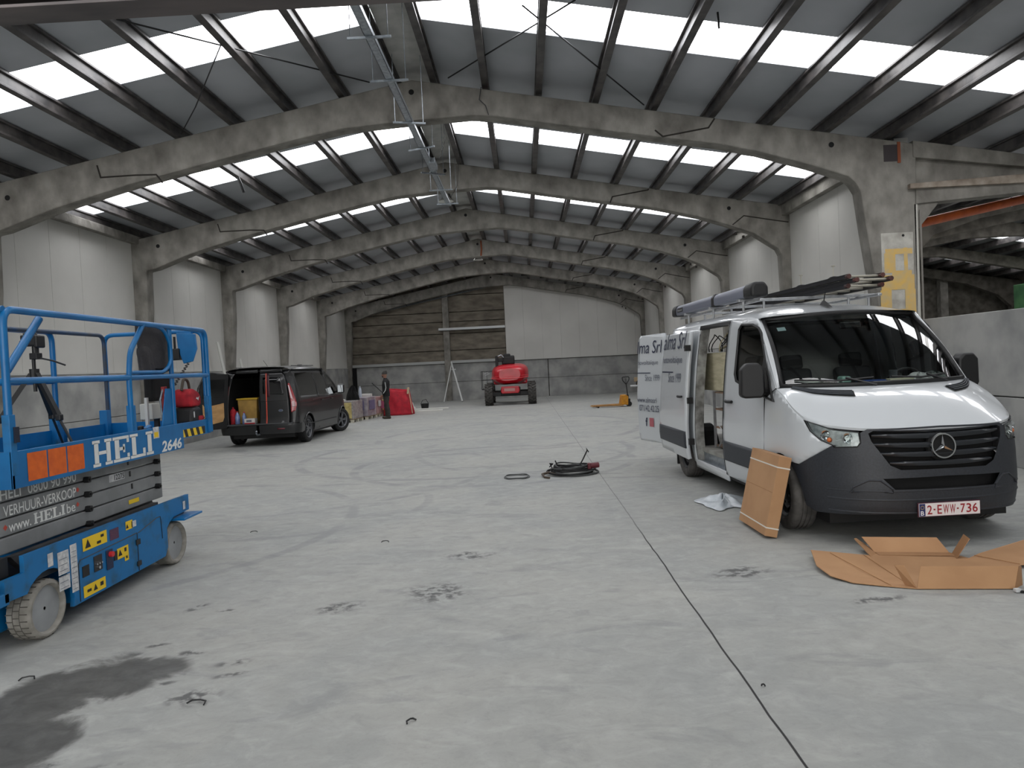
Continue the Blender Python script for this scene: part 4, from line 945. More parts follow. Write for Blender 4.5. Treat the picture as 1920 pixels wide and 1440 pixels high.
def crumple(name, c, sx, sy, sz, m, label, cat, seed, rz=0.):
    rn = random.Random(seed); b = MB(); ph = [rn.uniform(0, 6) for _ in range(6)]
    def f(u, v):
        a = u * 2 * math.pi; e = v * math.pi / 2; q = 1 + .18 * math.sin(3 * a + ph[0]) + .12 * math.sin(5 * a + ph[1] + 4 * v) + .08 * math.sin(9 * a + ph[2])
        return (sx * q * math.cos(a) * math.cos(e), sy * q * math.sin(a) * math.cos(e), sz * math.sin(e) * (1 + .2 * math.sin(4 * a + ph[3]) + .12 * math.sin(11 * a + 5 * v)))
    b.grid(f, 40, 10); o = b.build(name, m, smooth=30); o.location = c; o.rotation_euler = (0, 0, rz); return tag(o, label, cat)
crumple('paper_bag', vw(-.10, .47, 1.36), .10, .14, .055, MATS['white_paper'], 'crumpled white paper bag on the van dashboard', 'paper bag', 3)
crumple('work_glove', vw(-.22, .70, 1.355), .10, .12, .06, mat('pale_glove', (150, 158, 152), (60, 66, 66), 20, .8), 'pale and dark work gloves at the driver end of the dashboard', 'gloves', 8)
# ================================================================ SCISSOR LIFT
M_blue = mat('lift_blue_paint', (0, 106, 166), (0, 92, 148), 5, .38, detail=6, bump=.03)
M_blued = mat('scuffed_blue_paint', (0, 102, 160), (30, 80, 108), 7, .5, detail=8, lo=.3, hi=.5)
M_lgrey = mat('lift_arm_grey', (130, 132, 133), (116, 118, 119), 6, .5)
M_wtyre = mat('dusty_non_marking_tyre', (150, 147, 140), (118, 115, 108), 9, .9, bump=.3)
M_whub = mat('grey_wheel_disc', (150, 153, 155), (134, 137, 139), 5, .5)
M_orange = mat('orange_decal', (216, 98, 20), (196, 84, 16), 16, .5)
M_wlet = mat('white_vinyl_lettering', (222, 223, 220), (206, 208, 206), 5, .5)
M_yel = mat('yellow_warning_decal', (226, 190, 30), rough=.5)
M_wdec = mat('white_decal', (205, 206, 205), (170, 172, 176), 30, .5)
LX0, LX1 = -4.40, -3.27
lift = thing('scissor_lift', 'blue scissor lift with grey stacked arms, white lettering and orange squares', 'scissor lift', ((LX0 + LX1) / 2, 5.53, 0))
lo_ = Vector(((LX0 + LX1) / 2, 5.53, 0))
def LB(): return MB()
def lb(mb, name, m, **k):
    mb.v = [tuple(Vector(p) - lo_) for p in mb.v]; return mb.build(name, m, lift, **k)
S_ = lambda y, z, d=.0: Vector((LX1 + d, y, z))
sf_ = lambda d: (lambda u, v: tuple(Vector((LX1 + d, u, v)) - lo_))
# chassis side plates with wheel cut-outs
side = [(4.30, .36), (4.40, .36)] + arc(4.70, .20, .26, 143, -18, 12) + [(5.0, .12), (6.24, .13), (6.29, .20), (6.29, .37), (6.34, .41), (6.42, .445), (6.72, .455), (6.72, .60), (4.48, .61), (4.48, .50), (4.30, .50)]
for x in (LX1, LX0 + .03):
    mb = slab(side, x - .03, x, lambda p, w: (w, p[0], p[1])); lb(mb, 'chassis_side', M_blued, bevel=.004)
lb(LB().box(LX0 + .03, LX1 - .03, 5.0, 6.25, .13, .50), 'chassis_body', M_blue)
lb(LB().box(LX0 + .05, LX1 - .05, 4.28, 6.72, .40, .46), 'chassis_tray', mat('dark_chassis_steel', (52, 58, 66), (38, 42, 48), 6, .6))
lb(LB().box(LX0 + .2, LX1 - .2, 4.42, 4.8, .10, .40).box(LX0 + .2, LX1 - .2, 6.3, 6.62, .10, .40), 'axle_box', M_blue, bevel=.02)
lb(LB().box(LX0 - .0, LX1 + .0, 4.16, 4.34, .34, .42).box(LX0, LX1 + .0, 4.16, 4.19, .34, .50), 'entry_step', M_blued, bevel=.008)
lb(LB().box(LX0 + .1, LX1 - .06, 4.30, 4.42, .50, .62), 'step_block', M_black)
lb(LB().box(LX0 + .02, LX1 + .10, 6.42, 6.78, .405, .425), 'pothole_guard', M_blue, bevel=.004)
# doors, panels and gaps
def gap(pts, r=.004, nm='door_gap'): return lb(LB().tube([S_(y, z, .001) for y, z in pts], r, 4), nm, M_black)
gap([(5.02, .13), (5.02, .40), (5.04, .425), (5.80, .445)]); gap([(5.80, .13), (5.80, .445)]); gap([(5.82, .44), (6.12, .50), (6.18, .50), (6.19, .46), (6.2, .30)])
lb(LB().box(LX1, LX1 + .012, 5.775, 5.83, .345, .39).box(LX1, LX1 + .012, 5.775, 5.83, .17, .21), 'door_latch', M_black, bevel=.003)
lb(LB().box(LX1, LX1 + .004, 5.06, 5.14, .29, .37), 'charger_socket', M_black)
lb(LB().box(LX1, LX1 + .005, 5.20, 5.30, .29, .405), 'control_panel', mat('dark_control_panel', (34, 34, 38), rough=.5))
for a in range(3):
    lb(LB().cyl(S_(5.22 + .03 * a, .345, .004), S_(5.22 + .03 * a, .345, .018), .007, 8), 'toggle_switch', M_chrome)
lb(LB().cyl(S_(5.25, .315, .004), S_(5.25, .315, .016), .012, 10), 'key_switch', M_chrome)
lb(LB().box(LX1, LX1 + .010, 5.355, 5.435, .26, .41), 'emergency_panel', mat('navy_panel', (22, 34, 66), rough=.5), bevel=.004)
lb(LB().cyl(S_(5.395, .375, .008), S_(5.395, .375, .035), .021, 14), 'emergency_button', mat('red_button', (196, 40, 44), rough=.4))
lb(LB().box(LX1, LX1 + .005, 5.455, 5.50, .305, .375), 'meter_panel', M_black)
def decal(name, rects, m, d=.0025): 
    b = flat([rect(*r) for r in rects], sf_(d)); return b.build(name, m, lift)
decal('warning_decal', [(5.08, .475, .30, .095)], M_yel); decal('warning_decal', [(5.50, .30, .16, .085), (5.60, .262, .06, .04)], M_yel)
decal('warning_decal', [(5.06, .14, .27, .085)], M_yel); decal('warning_decal', [(5.64, .50, .10, .07)], M_yel)
decal('instruction_decal', [(4.80, .38, .12, .16), (4.80, .27, .12, .10)], M_wdec); decal('instruction_decal', [(4.935, .22, .075, .34)], M_wdec)
decal('instruction_decal', [(4.70, .47, .055, .09)], M_wdec); decal('instruction_decal', [(5.645 + .08, .505, .07, .05)], M_wdec)
decal('red_notice', [(5.42, .47, .12, .085)], mat('dark_red_notice', (96, 44, 66), (60, 40, 70), 40, .5, stretch=(1, 1, 4)))
decal('small_decal', [(6.60, .475, .045, .075)], M_wdec)
def tri(y, z, s_, m=M_black): b = flat([[(y - s_, z - s_ * .8), (y + s_, z - s_ * .8), (y, z + s_)]], sf_(.004)); return b.build('warning_triangle', m, lift)
tri(5.14, .52, .035); tri(5.54, .345, .028); tri(5.20, .18, .026); tri(5.66, .53, .02)
for (y, z, w, h) in ((5.25, .49, .05, .02), (5.30, .53, .04, .02), (5.60, .34, .03, .03), (5.62, .28, .02, .02), (5.10, .17, .05, .02), (5.26, .17, .04, .03)): decal('pictogram', [(y, z, w, h)], M_black, .004)
for k in range(8): decal('text_line', [(4.945, .24 + k * .038, .055, .004)], M_greyt, .004)
for k in range(6): decal('text_line', [(4.81, .285 + k * .04, .09, .004)], M_greyt, .004)
M_groove = mat('dusty_tread_groove', (84, 81, 76), rough=.9)
# wheels
def lwheel(y, side):
    x = LX1 - .02 if side > 0 else LX0 + .02
    e = bpy.data.objects.new('wheel', None); scene.collection.objects.link(e); e.parent = lift; e.empty_display_size = .1
    e.location = Vector((x, y, .195)) - lo_; e.rotation_euler = (0, R(90) * side, 0)
    MB().lathe([(.155, .0), (.165, .012), (.178, .010), (.192, -.004), (.195, -.02), (.195, -.13), (.188, -.145), (.155, -.148), (.150, -.10), (.150, -.03)], n=56, close=True).build('tyre', M_wtyre, e, smooth=35)
    MB().lathe([(.152, -.02), (.150, -.055), (.060, -.055), (.056, -.035), (.040, -.03), (.036, -.05), (.001, -.05)], n=48).build('wheel_disc', M_whub, e, smooth=35)
    MB().lathe([(.001, -.02), (.012, -.02), (.014, -.045)], n=8).build('axle_nut', M_black, e)
    for k in range(4): a = k * math.pi / 2 + .4; MB().cyl((.022 * math.cos(a) * 1.4, .022 * math.sin(a) * 1.4, -.055), (.031 * math.cos(a), .031 * math.sin(a), -.026), .006, 6).build('wheel_bolt', M_black, e)
    if side > 0 and y < 5:
        g = MB()
        for i in range(26):
            a0 = 2 * math.pi * i / 26
            for (z0, z1, da) in ((-.004, -.055, 0), (-.055, -.10, .12), (-.10, -.145, 0)):
                T = Matrix.Rotation(a0 + da, 4, 'Z'); g.box(.1935, .1975, -.0035, .0035, min(z0, z1), max(z0, z1), T)
        g.build('tread_groove', M_groove, e)
        g = MB()
        for z in (-.055, -.10): g.lathe([(.194, z - .002), (.197, z - .002), (.197, z + .002), (.194, z + .002)], n=48, close=True)
        g.build('tread_channel', M_groove, e)
for y in (4.70, 6.48):
    for s_ in (1, -1): lwheel(y, s_)
# scissor arms, stowed
for k, (z0, z1) in enumerate(((.955, 1.065), (.845, .95), (.73, .84), (.615, .725))):
    for x in (LX1 - .17, LX0 + .13):
        lb(LB().box(x - .025, x + .025, 4.30, 6.53, z0, z1 - .004), 'scissor_arm', M_lgrey, bevel=.008)
    for y in (5.385, 6.42):
        zc = (z0 + z1) / 2 - .02
        if k < 3 or y < 6: lb(LB().cyl((LX0 + .1, y, zc - .03), (LX1 - .115, y, zc - .03), .022, 10).cyl((LX1 - .145, y, zc - .03), (LX1 - .105, y, zc - .03), .026, 6).cyl((LX1 - .105, y, zc - .03), (LX1 - .095, y, zc - .03), .010, 6), 'pivot_pin', M_black)
for k in range(3):
    zc = 1.0 - .11 * k; lb(LB().box(LX1 - .144, LX1 - .138, 5.98 - .006 + .02 * k, 5.98 + .01 + .02 * k, zc + (-.01 if k == 0 else .0), zc + .045), 'arm_slot', M_black)
lb(LB().add([(LX1 - .15, 4.9, .60), (LX1 - .15, 6.35, .60), (LX1 - .15, 6.35, .53), (LX1 - .15, 4.6, .50), (LX1 - .15, 4.5, .60)], [(0, 1, 2, 3, 4)]), 'lower_arm', mat('dark_arm_steel', (70, 70, 72), (48, 48, 50), 8, .7), solid=.05)  # darker grey than the stowed arms above it
lb(LB().box(LX0 + .2, LX1 - .22, 5.9, 6.5, .46, .60), 'lift_cylinder_block', M_black, bevel=.02)
arm = lambda u, v: tuple(Vector((LX1 - .143, u, v)) - lo_)
def al(n, items, m=M_wlet): return lettering(n, items, arm, m, lift)
al('phone_lettering', [('HELI  0800 90 990', 4.50, .965, .78, .072, .012)])
al('hire_lettering', [('VERHUUR-VERKOOP', 4.52, .855, .75, .07, .006)])
al('web_lettering', [('www.', 4.56, .748, .21, .045, .006), ('be', 5.15, .748, .10, .07, .006)])
# slab serif letters of the company name
def slabtext(word, y0, z0, w, h, fn, m, name):
    G = {'H': [(0, 0, .38, .12), (0, .88, .38, .12), (.62, 0, .38, .12), (.62, .88, .38, .12), (.08, .1, .22, .8), (.70, .1, .22, .8), (.28, .44, .44, .13)],
         'E': [(0, 0, .92, .12), (0, .88, .92, .12), (.10, .1, .25, .8), (.33, .44, .30, .13), (.78, .1, .14, .18), (.78, .72, .14, .18), (.55, .34, .12, .33)],
         'L': [(0, 0, .92, .12), (0, .88, .48, .12), (.10, .1, .25, .8), (.76, .1, .16, .25)], 'I': [(0, 0, .46, .12), (0, .88, .46, .12), (.10, .1, .26, .8)]}
    adv = {'H': 1.06, 'E': .98, 'L': .98, 'I': .50}; tot = sum(adv[c] for c in word) - .04; x = 0; ps = []
    for c in word:
        for r_ in G[c]: ps.append(rect(y0 + (x + r_[0]) / tot * w, z0 + r_[1] * h, r_[2] / tot * w, r_[3] * h))
        x += adv[c]
    return flat(ps, fn).build(name, m, lift)
slabtext('HELI', 4.80, .748, .33, .075, arm, M_wlet, 'web_lettering')
dia = lambda y, z, s_=.02: flat([[(y - s_, z), (y, z - s_), (y + s_, z), (y, z + s_)]], arm).build('red_diamond', mat('faded_red_mark', (178, 70, 56), rough=.6), lift)
dia(4.53, .785); dia(5.28, .79); dia(5.29, .90)
pl2 = lambda u, v: tuple(Vector((LX1 - .1425, u, v)) - lo_)
flat([rect(5.70, .885, .22, .06)], lambda u, v: tuple(Vector((LX1 - .1435, u, v)) - lo_)).build('number_decal', M_wdec, lift)
lettering('number_lettering', [('12275', 5.77, .892, .145, .046, .02)], pl2, M_black, lift)
flat([rect(5.96, .655, .16, .035)], pl2).build('warning_decal', M_yel, lift)
# platform
lb(LB().box(LX0 + .02, LX1 - .02, 4.45, 6.68, 1.085, 1.125), 'platform_deck', M_blued)
lb(LB().box(LX1 - .012, LX1, 4.43, 6.70, 1.045, 1.285), 'toe_board', M_blue, bevel=.003)
lb(LB().box(LX0, LX0 + .012, 4.43, 6.70, 1.045, 1.285), 'toe_board', M_blue)
lb(LB().box(LX0, LX1, 4.43, 4.45, 1.045, 1.285), 'toe_board', M_blue)
lb(LB().box(LX0, LX0 + .30, 4.45, 5.05, 1.12, 1.50), 'end_panel', M_blue)
lb(LB().box(LX0 + .04, LX1 - .04, 6.12, 7.34, 1.13, 1.16), 'extension_deck', M_blued)
lb(LB().box(LX1 - .045, LX1 - .03, 6.70, 7.35, 1.13, 1.28), 'extension_toe_board', M_blue, bevel=.003)
lb(LB().box(LX0 + .03, LX0 + .045, 6.70, 7.35, 1.13, 1.28).box(LX0 + .03, LX1 - .03, 7.34, 7.355, 1.13, 1.28), 'extension_toe_board', M_blue)
hz_ = MB(); 
for k in range(4):
    y = 6.735 + k * .125; hz_.add([tuple(Vector((LX1 - .028, yy, zz)) - lo_) for yy, zz in ((y, 1.14), (y + .065, 1.14), (y + .03, 1.215), (y - .03 if k else y, 1.215))], [(0, 1, 2, 3)])
hz_.build('hazard_stripe', M_yel, lift)
lb(LB().box(LX1 - .030, LX1 - .0285, 6.73, 7.22, 1.14, 1.215), 'hazard_ground', M_black)
pf3 = sf_(.002)
for k in range(3): flat([rect(4.57 + k * .203, 1.075, .19, .185)], pf3).build('orange_square', M_orange, lift)
slabtext('HELI', 5.27, 1.062, .87, .20, pf3, M_wlet, 'company_lettering')
lettering('unit_number', [('2646', 6.28, 1.055, .37, .10, .03, .15)], pf3, M_wlet, lift)
flat([rect(6.15, 1.19, .10, .10)], pf3).build('instruction_decal', M_wdec, lift); flat([rect(6.165, 1.20, .07, .045)], sf_(.003)).build('small_yellow_mark', M_yel, lift)
# guard rails
T_ = .0215
def rail(pts, nm='guard_rail', r=T_, rc=.10, m=M_blue, n=8): return lb(LB().tube(rcorner(pts, rc, 6) if len(pts) > 2 else pts, r, n), nm, m, smooth=60)
xs_, xf_ = LX1 - .02, LX0 + .02
zt_, zm_ = 2.195, 1.735
rail([(xs_ - .005, 4.46, 1.13), (xs_, 4.46, zt_), (xs_, 6.56, zt_), (xs_, 7.33, zt_), (xs_, 7.33, 1.15)], 'top_rail', .024)
rail([(xs_, 4.46, zm_), (xs_, 7.32, zm_)], 'mid_rail', .022)
lb(LB().box(xs_ - .03, xs_ + .022, 4.432, 4.488, 1.13, 1.52), 'post_socket', M_blued, bevel=.004); lb(LB().box(xs_ + .0, xs_ + .034, 4.46, 4.50, 1.34, 1.44), 'post_lock', mat('dark_navy_rubber', (16, 24, 44), rough=.6))
rail([(xs_, 6.13, zt_), (xs_, 5.90, 1.95), (xs_, 5.86, zm_), (xs_ - .015, 5.89, 1.30), (xs_ - .018, 5.89, 1.13)], 'gate_post', .022, .06)
rail([(xs_, 5.88, 1.775), (xs_, 6.45, 1.775), (xs_, 6.58, 1.86), (xs_, 6.60, 2.0), (xs_, 6.50, 2.16), (xs_, 6.3, zt_)], 'gate_loop', .016, .10)
rail([(xs_ - .02, 6.62, zt_), (xs_ - .02, 6.62, 1.15)], 'extension_post', .022)
lb(LB().box(xs_ - .04, xs_ + .004, 5.86, 5.93, 1.13, 1.50), 'post_socket', M_blued, bevel=.004)
lb(LB().box(xs_ - .035, xs_ + .01, 7.29, 7.37, 1.14, 1.52), 'post_socket', M_blued, bevel=.004)
lb(LB().add([(xs_ - .02, 6.36, 1.13), (xs_ - .02, 6.70, 1.13), (xs_ - .02, 6.60, 1.62), (xs_ - .02, 6.50, 1.62)], [(0, 1, 2, 3)]), 'gusset_plate', M_blue, solid=.01)
# far side rails
rail([(xf_, 4.46, 1.1), (xf_, 4.46, zt_), (xf_, 4.75, zt_), (xf_, 6.0, zt_), (xf_, 6.55, zt_), (xf_, 6.55, 1.05)], 'top_rail', .024)
rail([(xf_, 4.46, zm_), (xf_, 6.55, zm_)], 'mid_rail', .022)
rail([(xf_ + .03, 5.55, zt_), (xf_ + .03, 7.32, zt_), (xf_ + .03, 7.32, 1.15)], 'extension_rail', .020, m=mat('worn_dark_blue_rail', (52, 58, 66), (24, 60, 96), 7, .5))
rail([(xf_ + .03, 6.6, zm_), (xf_ + .03, 7.32, zm_)], 'extension_rail', .018)
rail([(xf_ + .03, 7.33, 1.15), (xf_ + .03, 7.33, zt_), (xs_ - .03, 7.33, zt_), (xs_ - .03, 7.33, 1.15)], 'end_rail', .022)
rail([(xf_ + .03, 7.33, zm_), (xs_ - .03, 7.33, zm_)], 'end_rail', .020)
rail([(xf_, 4.47, zt_), (xs_ - .0, 4.47, zt_)], 'entry_rail', .022); rail([(xf_, 4.47, zm_), (xs_, 4.47, zm_)], 'entry_rail', .020)
rail([(xs_ - .10, 4.60, zm_ + .06), (xs_ - .10, 4.60, 1.80), (xs_ - .10, 4.95, 2.17)], 'folding_brace', .026)
rail([(xf_ + .30, 4.47, zt_), (xf_ + .30, 4.47, 1.05)], 'entry_post', .022)
for y in (5.0, 5.2): rail([(xf_, y, 2.0), (xf_, y, 1.1)], 'inner_post', .026)
rail([(xf_ + .02, 4.7, 2.0), (xf_ + .02, 5.35, 2.05), (xf_ + .02, 5.40, 1.1)], 'inner_post', .026)
for y in (6.52, 7.3): lb(LB().box(xf_ - .03, xf_ + .05, y - .04, y + .04, 1.1, 1.42), 'post_socket', M_blued, bevel=.004)
# control box with coiled lead
lb(LB().prism([(-.10, -.02), (-.05, -.17), (.05, -.15), (.10, -.02), (.09, .13), (-.11, .15)], 'y', 7.24, 7.255, Matrix.Translation((-3.44, 0, 2.03))).box(-3.52, -3.40, 7.25, 7.30, 2.14, 2.20), 'control_box_shield', M_blue, bevel=.006)
lb(LB().box(-3.66, -3.52, 7.22, 7.30, 1.90, 2.02), 'control_box', M_black, bevel=.01)
lb(LB().tube([(-3.43 - .12 * t / 75 + .014 * math.cos(t * .8), 7.24 + .014 * math.sin(t * .8) - .10 * t / 75, 1.88 - .24 * t / 75) for t in range(0, 76)], .0045, 5), 'coiled_lead', M_black)
lb(LB().cyl((-3.57, 7.24, 2.0), (-3.56, 7.22, 2.14), .012, 8), 'joystick', M_black)

# ---------------------------------------------------------------- things on the platform
DZ = 1.125
t = thing('camera_tripod', 'black tripod with a black and red measuring device, standing on the blue lift', 'tripod', (-3.88, 5.57, DZ + .01))
hd = (0, 0, .80)
MB().cyl((0, 0, .52), (0, 0, .82), .014, 10).build('centre_column', M_black, t)
for k, a in enumerate((-20, 100, 215)):
    dx, dy = math.cos(R(a)), math.sin(R(a)); L_e = .44
    MB().tube([(dx * .025, dy * .025, .66), (dx * L_e * .55, dy * L_e * .55, .32)], .017, sq=True).tube([(dx * L_e * .5, dy * L_e * .5, .34), (dx * L_e, dy * L_e, .012)], .010, 8).build('leg', M_black, t)
    MB().cbox((dx * L_e * .56, dy * L_e * .56, .31), (.045, .045, .05)).build('leg_clamp', M_black, t, bevel=.008)
MB().cyl((0, 0, .63), (0, 0, .70), .035, 12).build('shoulder', M_black, t)
MB().cbox((.02, 0, .80), (.06, .07, .05)).cyl((.02, 0, .82), (.02, 0, .88), .024, 12).tube([(.03, 0, .79), (.12, .05, .76), (.19, .10, .72)], .008, 6).build('tripod_head', M_black, t, bevel=.006)
MB().cbox((-.01, 0, .925), (.12, .09, .09)).cbox((.055, 0, .915), (.035, .10, .10)).cbox((-.075, 0, .905), (.04, .05, .05)).cbox((-.015, 0, .975), (.08, .07, .025)).build('device_body', M_black, t, bevel=.02, seg=3)
MB().cbox((-.03, -.047, .905), (.06, .008, .04)).build('red_panel', mat('dull_red_plastic', (96, 34, 36), rough=.5), t, bevel=.005)
# work jacket hung over the gate loop
M_jk = mat('dark_grey_fleece', (62, 60, 62), (46, 45, 47), 6, .95, bump=.4, bscale=60)
def drape(name, c, w, h, dep, m, label, cat, seed, taper=.1, tilt=0., hem=.12, grp=None):
    rn = random.Random(seed); ph = [rn.uniform(0, 6) for _ in range(6)]; b = MB()
    def f(u, v):
        a = u * 2 * math.pi; k = 1 - taper * v; z = -h * v + (hem * h * math.sin(a + ph[0]) if v > .98 else 0)
        fold = 1 + .14 * math.sin(3 * a + ph[1] + 3 * v) * v + .08 * math.sin(7 * a + ph[2] - 5 * v)
        return (math.cos(a) * dep * fold * (0.35 + .65 * min(1, v * 4)), math.sin(a) * w / 2 * k * fold + tilt * v, z)
    b.grid(f, 40, 16); b.add([f(i / 40, 0) for i in range(40)], [tuple(range(40))])
    o = b.build(name, m, smooth=60); o.location = Vector(c) - Vector((0, 0, h)); return tag(o, label, cat, grp)
o = drape('fleece_jacket', (-3.41, 6.52, 2.17), .52, .44, .05, M_jk, 'dark grey fleece jacket hung inside the blue lift rail', 'jacket', 4, .05, .02)
j2 = drape('jacket_sleeve', (-3.39, 6.33, 1.98), .19, .26, .045, M_jk, None, None, 9, -.1, .0); j2.parent = o; j2.location = j2.location - o.location
o = drape('black_trousers', (-3.53, 6.64, 1.98), .36, .20, .05, mat('black_work_cloth', (18, 18, 20), (12, 12, 13), 6, .95, bump=.4), 'black work trousers hung below the fleece jacket on the lift', 'trousers', 12, .15, .03)
o = MB().cbox((0, 0, .17), (.10, .44, .26)).build('black_sack', mat('black_bag_cloth', (14, 14, 15), (10, 10, 11), 5, .9), bevel=.04, seg=3); o.location = (-3.62, 6.98, 1.50); tag(o, 'black cloth sack hanging inside the lift platform behind the white box', 'sack')
t = thing('junction_case', 'white electrical box with grey cover held in the lift platform', 'electrical box', (-3.58, 6.80, 1.32))
MB().cbox((0, .03, .09), (.12, .40, .15)).build('box_body', mat('off_white_plastic', (186, 186, 178), rough=.5), t, bevel=.008)
MB().cbox((.065, .14, .10), (.02, .16, .14)).build('box_cover', mat('grey_cover', (122, 126, 128), rough=.5), t, bevel=.005)
MB().box(-.02, .02, .0, .04, -.155, .02).build('box_stand', M_black, t)
o = MB().cbox((0, 0, .19), (.025, .03, .38)).build('white_profile', mat('white_profile', (190, 190, 186), rough=.5)); o.location = (-3.50, 6.50, 1.165); tag(o, 'short upright white profile beside the electrical box on the lift', 'profile')
t = thing('power_tool', 'small blue and silver power tool on the lift deck', 'power tool', (-3.48, 6.40, 1.162))
MB().cbox((0, .06, .09), (.05, .09, .07), (.3, 0, 0)).build('tool_housing', mat('tool_blue', (38, 116, 176), rough=.4), t, bevel=.015); MB().cyl((0, -.02, .0), (0, -.02, .11), .028, 12).build('tool_base', M_galv, t); MB().cbox((0, -.06, .09), (.04, .05, .09)).build('tool_motor', M_black, t, bevel=.01)
t = thing('bench_clamp', 'red clamp leaning at the lift gate post', 'clamp', (-3.36, 6.56, 1.32))
MB().box(-.015, .015, -.03, .03, -.155, .32).build('clamp_bar', mat('red_paint', (150, 36, 36), rough=.5), t, bevel=.004); MB().tube([(0, -.05, .0), (0, -.08, .2), (0, -.02, .3)], .008, 6).build('clamp_handle', M_galv, t)
M_rbag = mat('red_tool_bag_cloth', (176, 30, 42), (140, 22, 34), 14, .8)
t = thing('tool_bag', 'black tool bag with red patch standing on the lift extension', 'bag', (-3.45, 7.16, 1.162))
MB().prism([(-.13, 0), (.13, 0), (.12, .20), (.06, .255), (-.11, .25), (-.14, .12)], 'x', -.12, .12).build('bag_body', M_black, t, bevel=.03, seg=3)
MB().box(.119, .124, .0, .11, .10, .16).build('red_patch', M_rbag, t); MB().box(.118, .124, -.10, -.085, .15, .21).build('zip_tab', M_wdec, t)
MB().tube(rcorner([(.1, .08, .12), (.12, .14, .14), (.05, .13, .10)], .03), .01, 6).build('shoulder_strap', M_rub, t)
t = thing('tool_bag', 'red tool bag with loop handle lying on the black tool bag', 'bag', (-3.45, 7.18, 1.418))
MB().prism([(-.10, 0), (.11, 0), (.12, .10), (.07, .15), (-.04, .19), (-.11, .14)], 'x', -.10, .10).build('bag_body', M_rbag, t, bevel=.03, seg=3)
MB().tube(rcorner([(.0, -.10, .17), (.0, -.05, .29), (.0, .05, .27), (.0, .08, .14)], .06), .014, 8).build('loop_handle', mat('grey_webbing', (78, 70, 62), rough=.9), t, smooth=60)
MB().add([(.104, y, z) for y, z in ((-.02, .08), (.01, .10), (.02, .085), (.06, .105), (.03, .06), (.01, .075))], [(0, 1, 2, 3, 4, 5)]).build('maker_mark', M_wlet, t)
# ================================================================ BLACK CREW VAN
M_bv = mat('black_metallic_paint', (18, 19, 21), (15, 16, 18), 40, .35, coat=.35)
M_bglass = mat('privacy_glass', (10, 11, 13), rough=.06, spec=.6)
M_bint = mat('black_load_interior', (20, 20, 21), rough=.9)
M_bply = mat('plywood_door_lining', (198, 156, 104), (176, 136, 88), 4, .7, stretch=(1, 1, 4))
M_redl = mat('red_tail_lamp', (150, 20, 32), rough=.2, coat=.6); M_whl = mat('clear_tail_lamp', (216, 188, 192), rough=.2, coat=.6)
B_O = Vector((-6.48, 17.95, 0)); B_R = R(90 - 2.3)
bv = thing('crew_van', 'black crew van seen from behind with one rear door open and red stripe', 'van', B_O, B_R)
BM = Matrix.Translation(B_O) @ Matrix.Rotation(B_R, 4, 'Z'); bw = lambda x, y, z: BM @ Vector((x, y, z))
BS = Shell(3.85, 1.0, 2.2, 2.6, -.80, .16, 2.4, 2.6, .98,
           [(.2, .92), (.4, .965), (.7, .98), (1.05, .975), (1.2, .95), (1.5, .895), (1.8, .81), (1.9, .76)],
           [(.2, -.05), (.5, 0), (.8, -.04), (1.1, -.2)], [(.3, 0), (.55, -.02), (.6, .02), (1.1, .04), (1.5, .09), (1.9, .2)])
def BF(off=0.): return lambda u, z, sd: BS.S(u, z, sd, off)
bx_, br_ = BS.x, BS.r
def bs(pts): return [(bx_(a), b) for a, b in pts]
ra = arc(0, .34, .39, 190, -10, 16); fa = arc(2.9, .34, .39, 190, -10, 16)
NR, FRS, BB = (-1,), (1,), (-1, 1)
side_o = [(-.62, .33)] + ra + [(.42, .25), (2.48, .25)] + fa + [(3.34, .30), (3.40, .60), (3.30, .95), (3.05, 1.06), (2.72, 1.18), (2.42, 1.42), (2.12, 1.64), (1.85, 1.80), (1.4, 1.86), (-.60, 1.86)]
w1 = [(-.50, 1.19), (.80, 1.16), (.80, 1.74), (.3, 1.77), (-.44, 1.76), (-.50, 1.70)]; w2 = [(.90, 1.16), (1.66, 1.15), (1.66, 1.73), (.90, 1.74)]
w3 = [(1.74, 1.14), (2.58, 1.13), (2.38, 1.33), (2.08, 1.56), (1.88, 1.69), (1.74, 1.72)]
panel(BF(), 'body_side', bs(side_o), M_bv, bv, holes=[bs(w1), bs(w2), bs(w3)], sides=BB)
for w in (w1, w2): panel(BF(-.004), 'side_window', bs(w), M_bglass, bv, sides=BB, solid=0)
panel(BF(-.004), 'door_window', bs(w3), M_glass, bv, sides=BB, solid=0)
for pts in ([(.86, .30), (.86, 1.12), (.86, 1.84)], [(1.70, .30), (1.70, 1.84)], [(-.56, 1.02), (.9, 1.01), (1.6, 1.0)]): 
    if len(pts) > 1: MB().tube([BS.S(bx_(a), b, -1, .002) for a, b in pts], .006, 5).build('door_gap', M_black, bv)
MB().tube([BS.S(bx_(a), b, -1, .004) for a, b in [(.3 + .12 * i, 1.05 + .002 * i) for i in range(22)]], .010, 5).build('shoulder_crease', M_bv, bv, smooth=60)
MB().tube([BS.S(bx_(a), b, -1, .012) for a, b in [(-.40 + .09 * i, .50) for i in range(0, 1)] + [(.45 + .2 * i, .46) for i in range(10)]], .014, 6).build('side_rub_strip', M_black, bv)
for x in (.98, 1.82): MB().tube([BS.S(bx_(x), 1.02, -1, .015), BS.S(bx_(x + .09), 1.02, -1, .04), BS.S(bx_(x + .18), 1.02, -1, .015)], .015, 6).build('door_handle', M_bv, bv, smooth=60)
for cx in (0, 2.9): MB().tube([BS.S(bx_(a), b, -1, .006) for a, b in arc(cx, .34, .40, 188, -8, 16)], .018, 6).build('arch_lip', M_bv, bv, smooth=60)
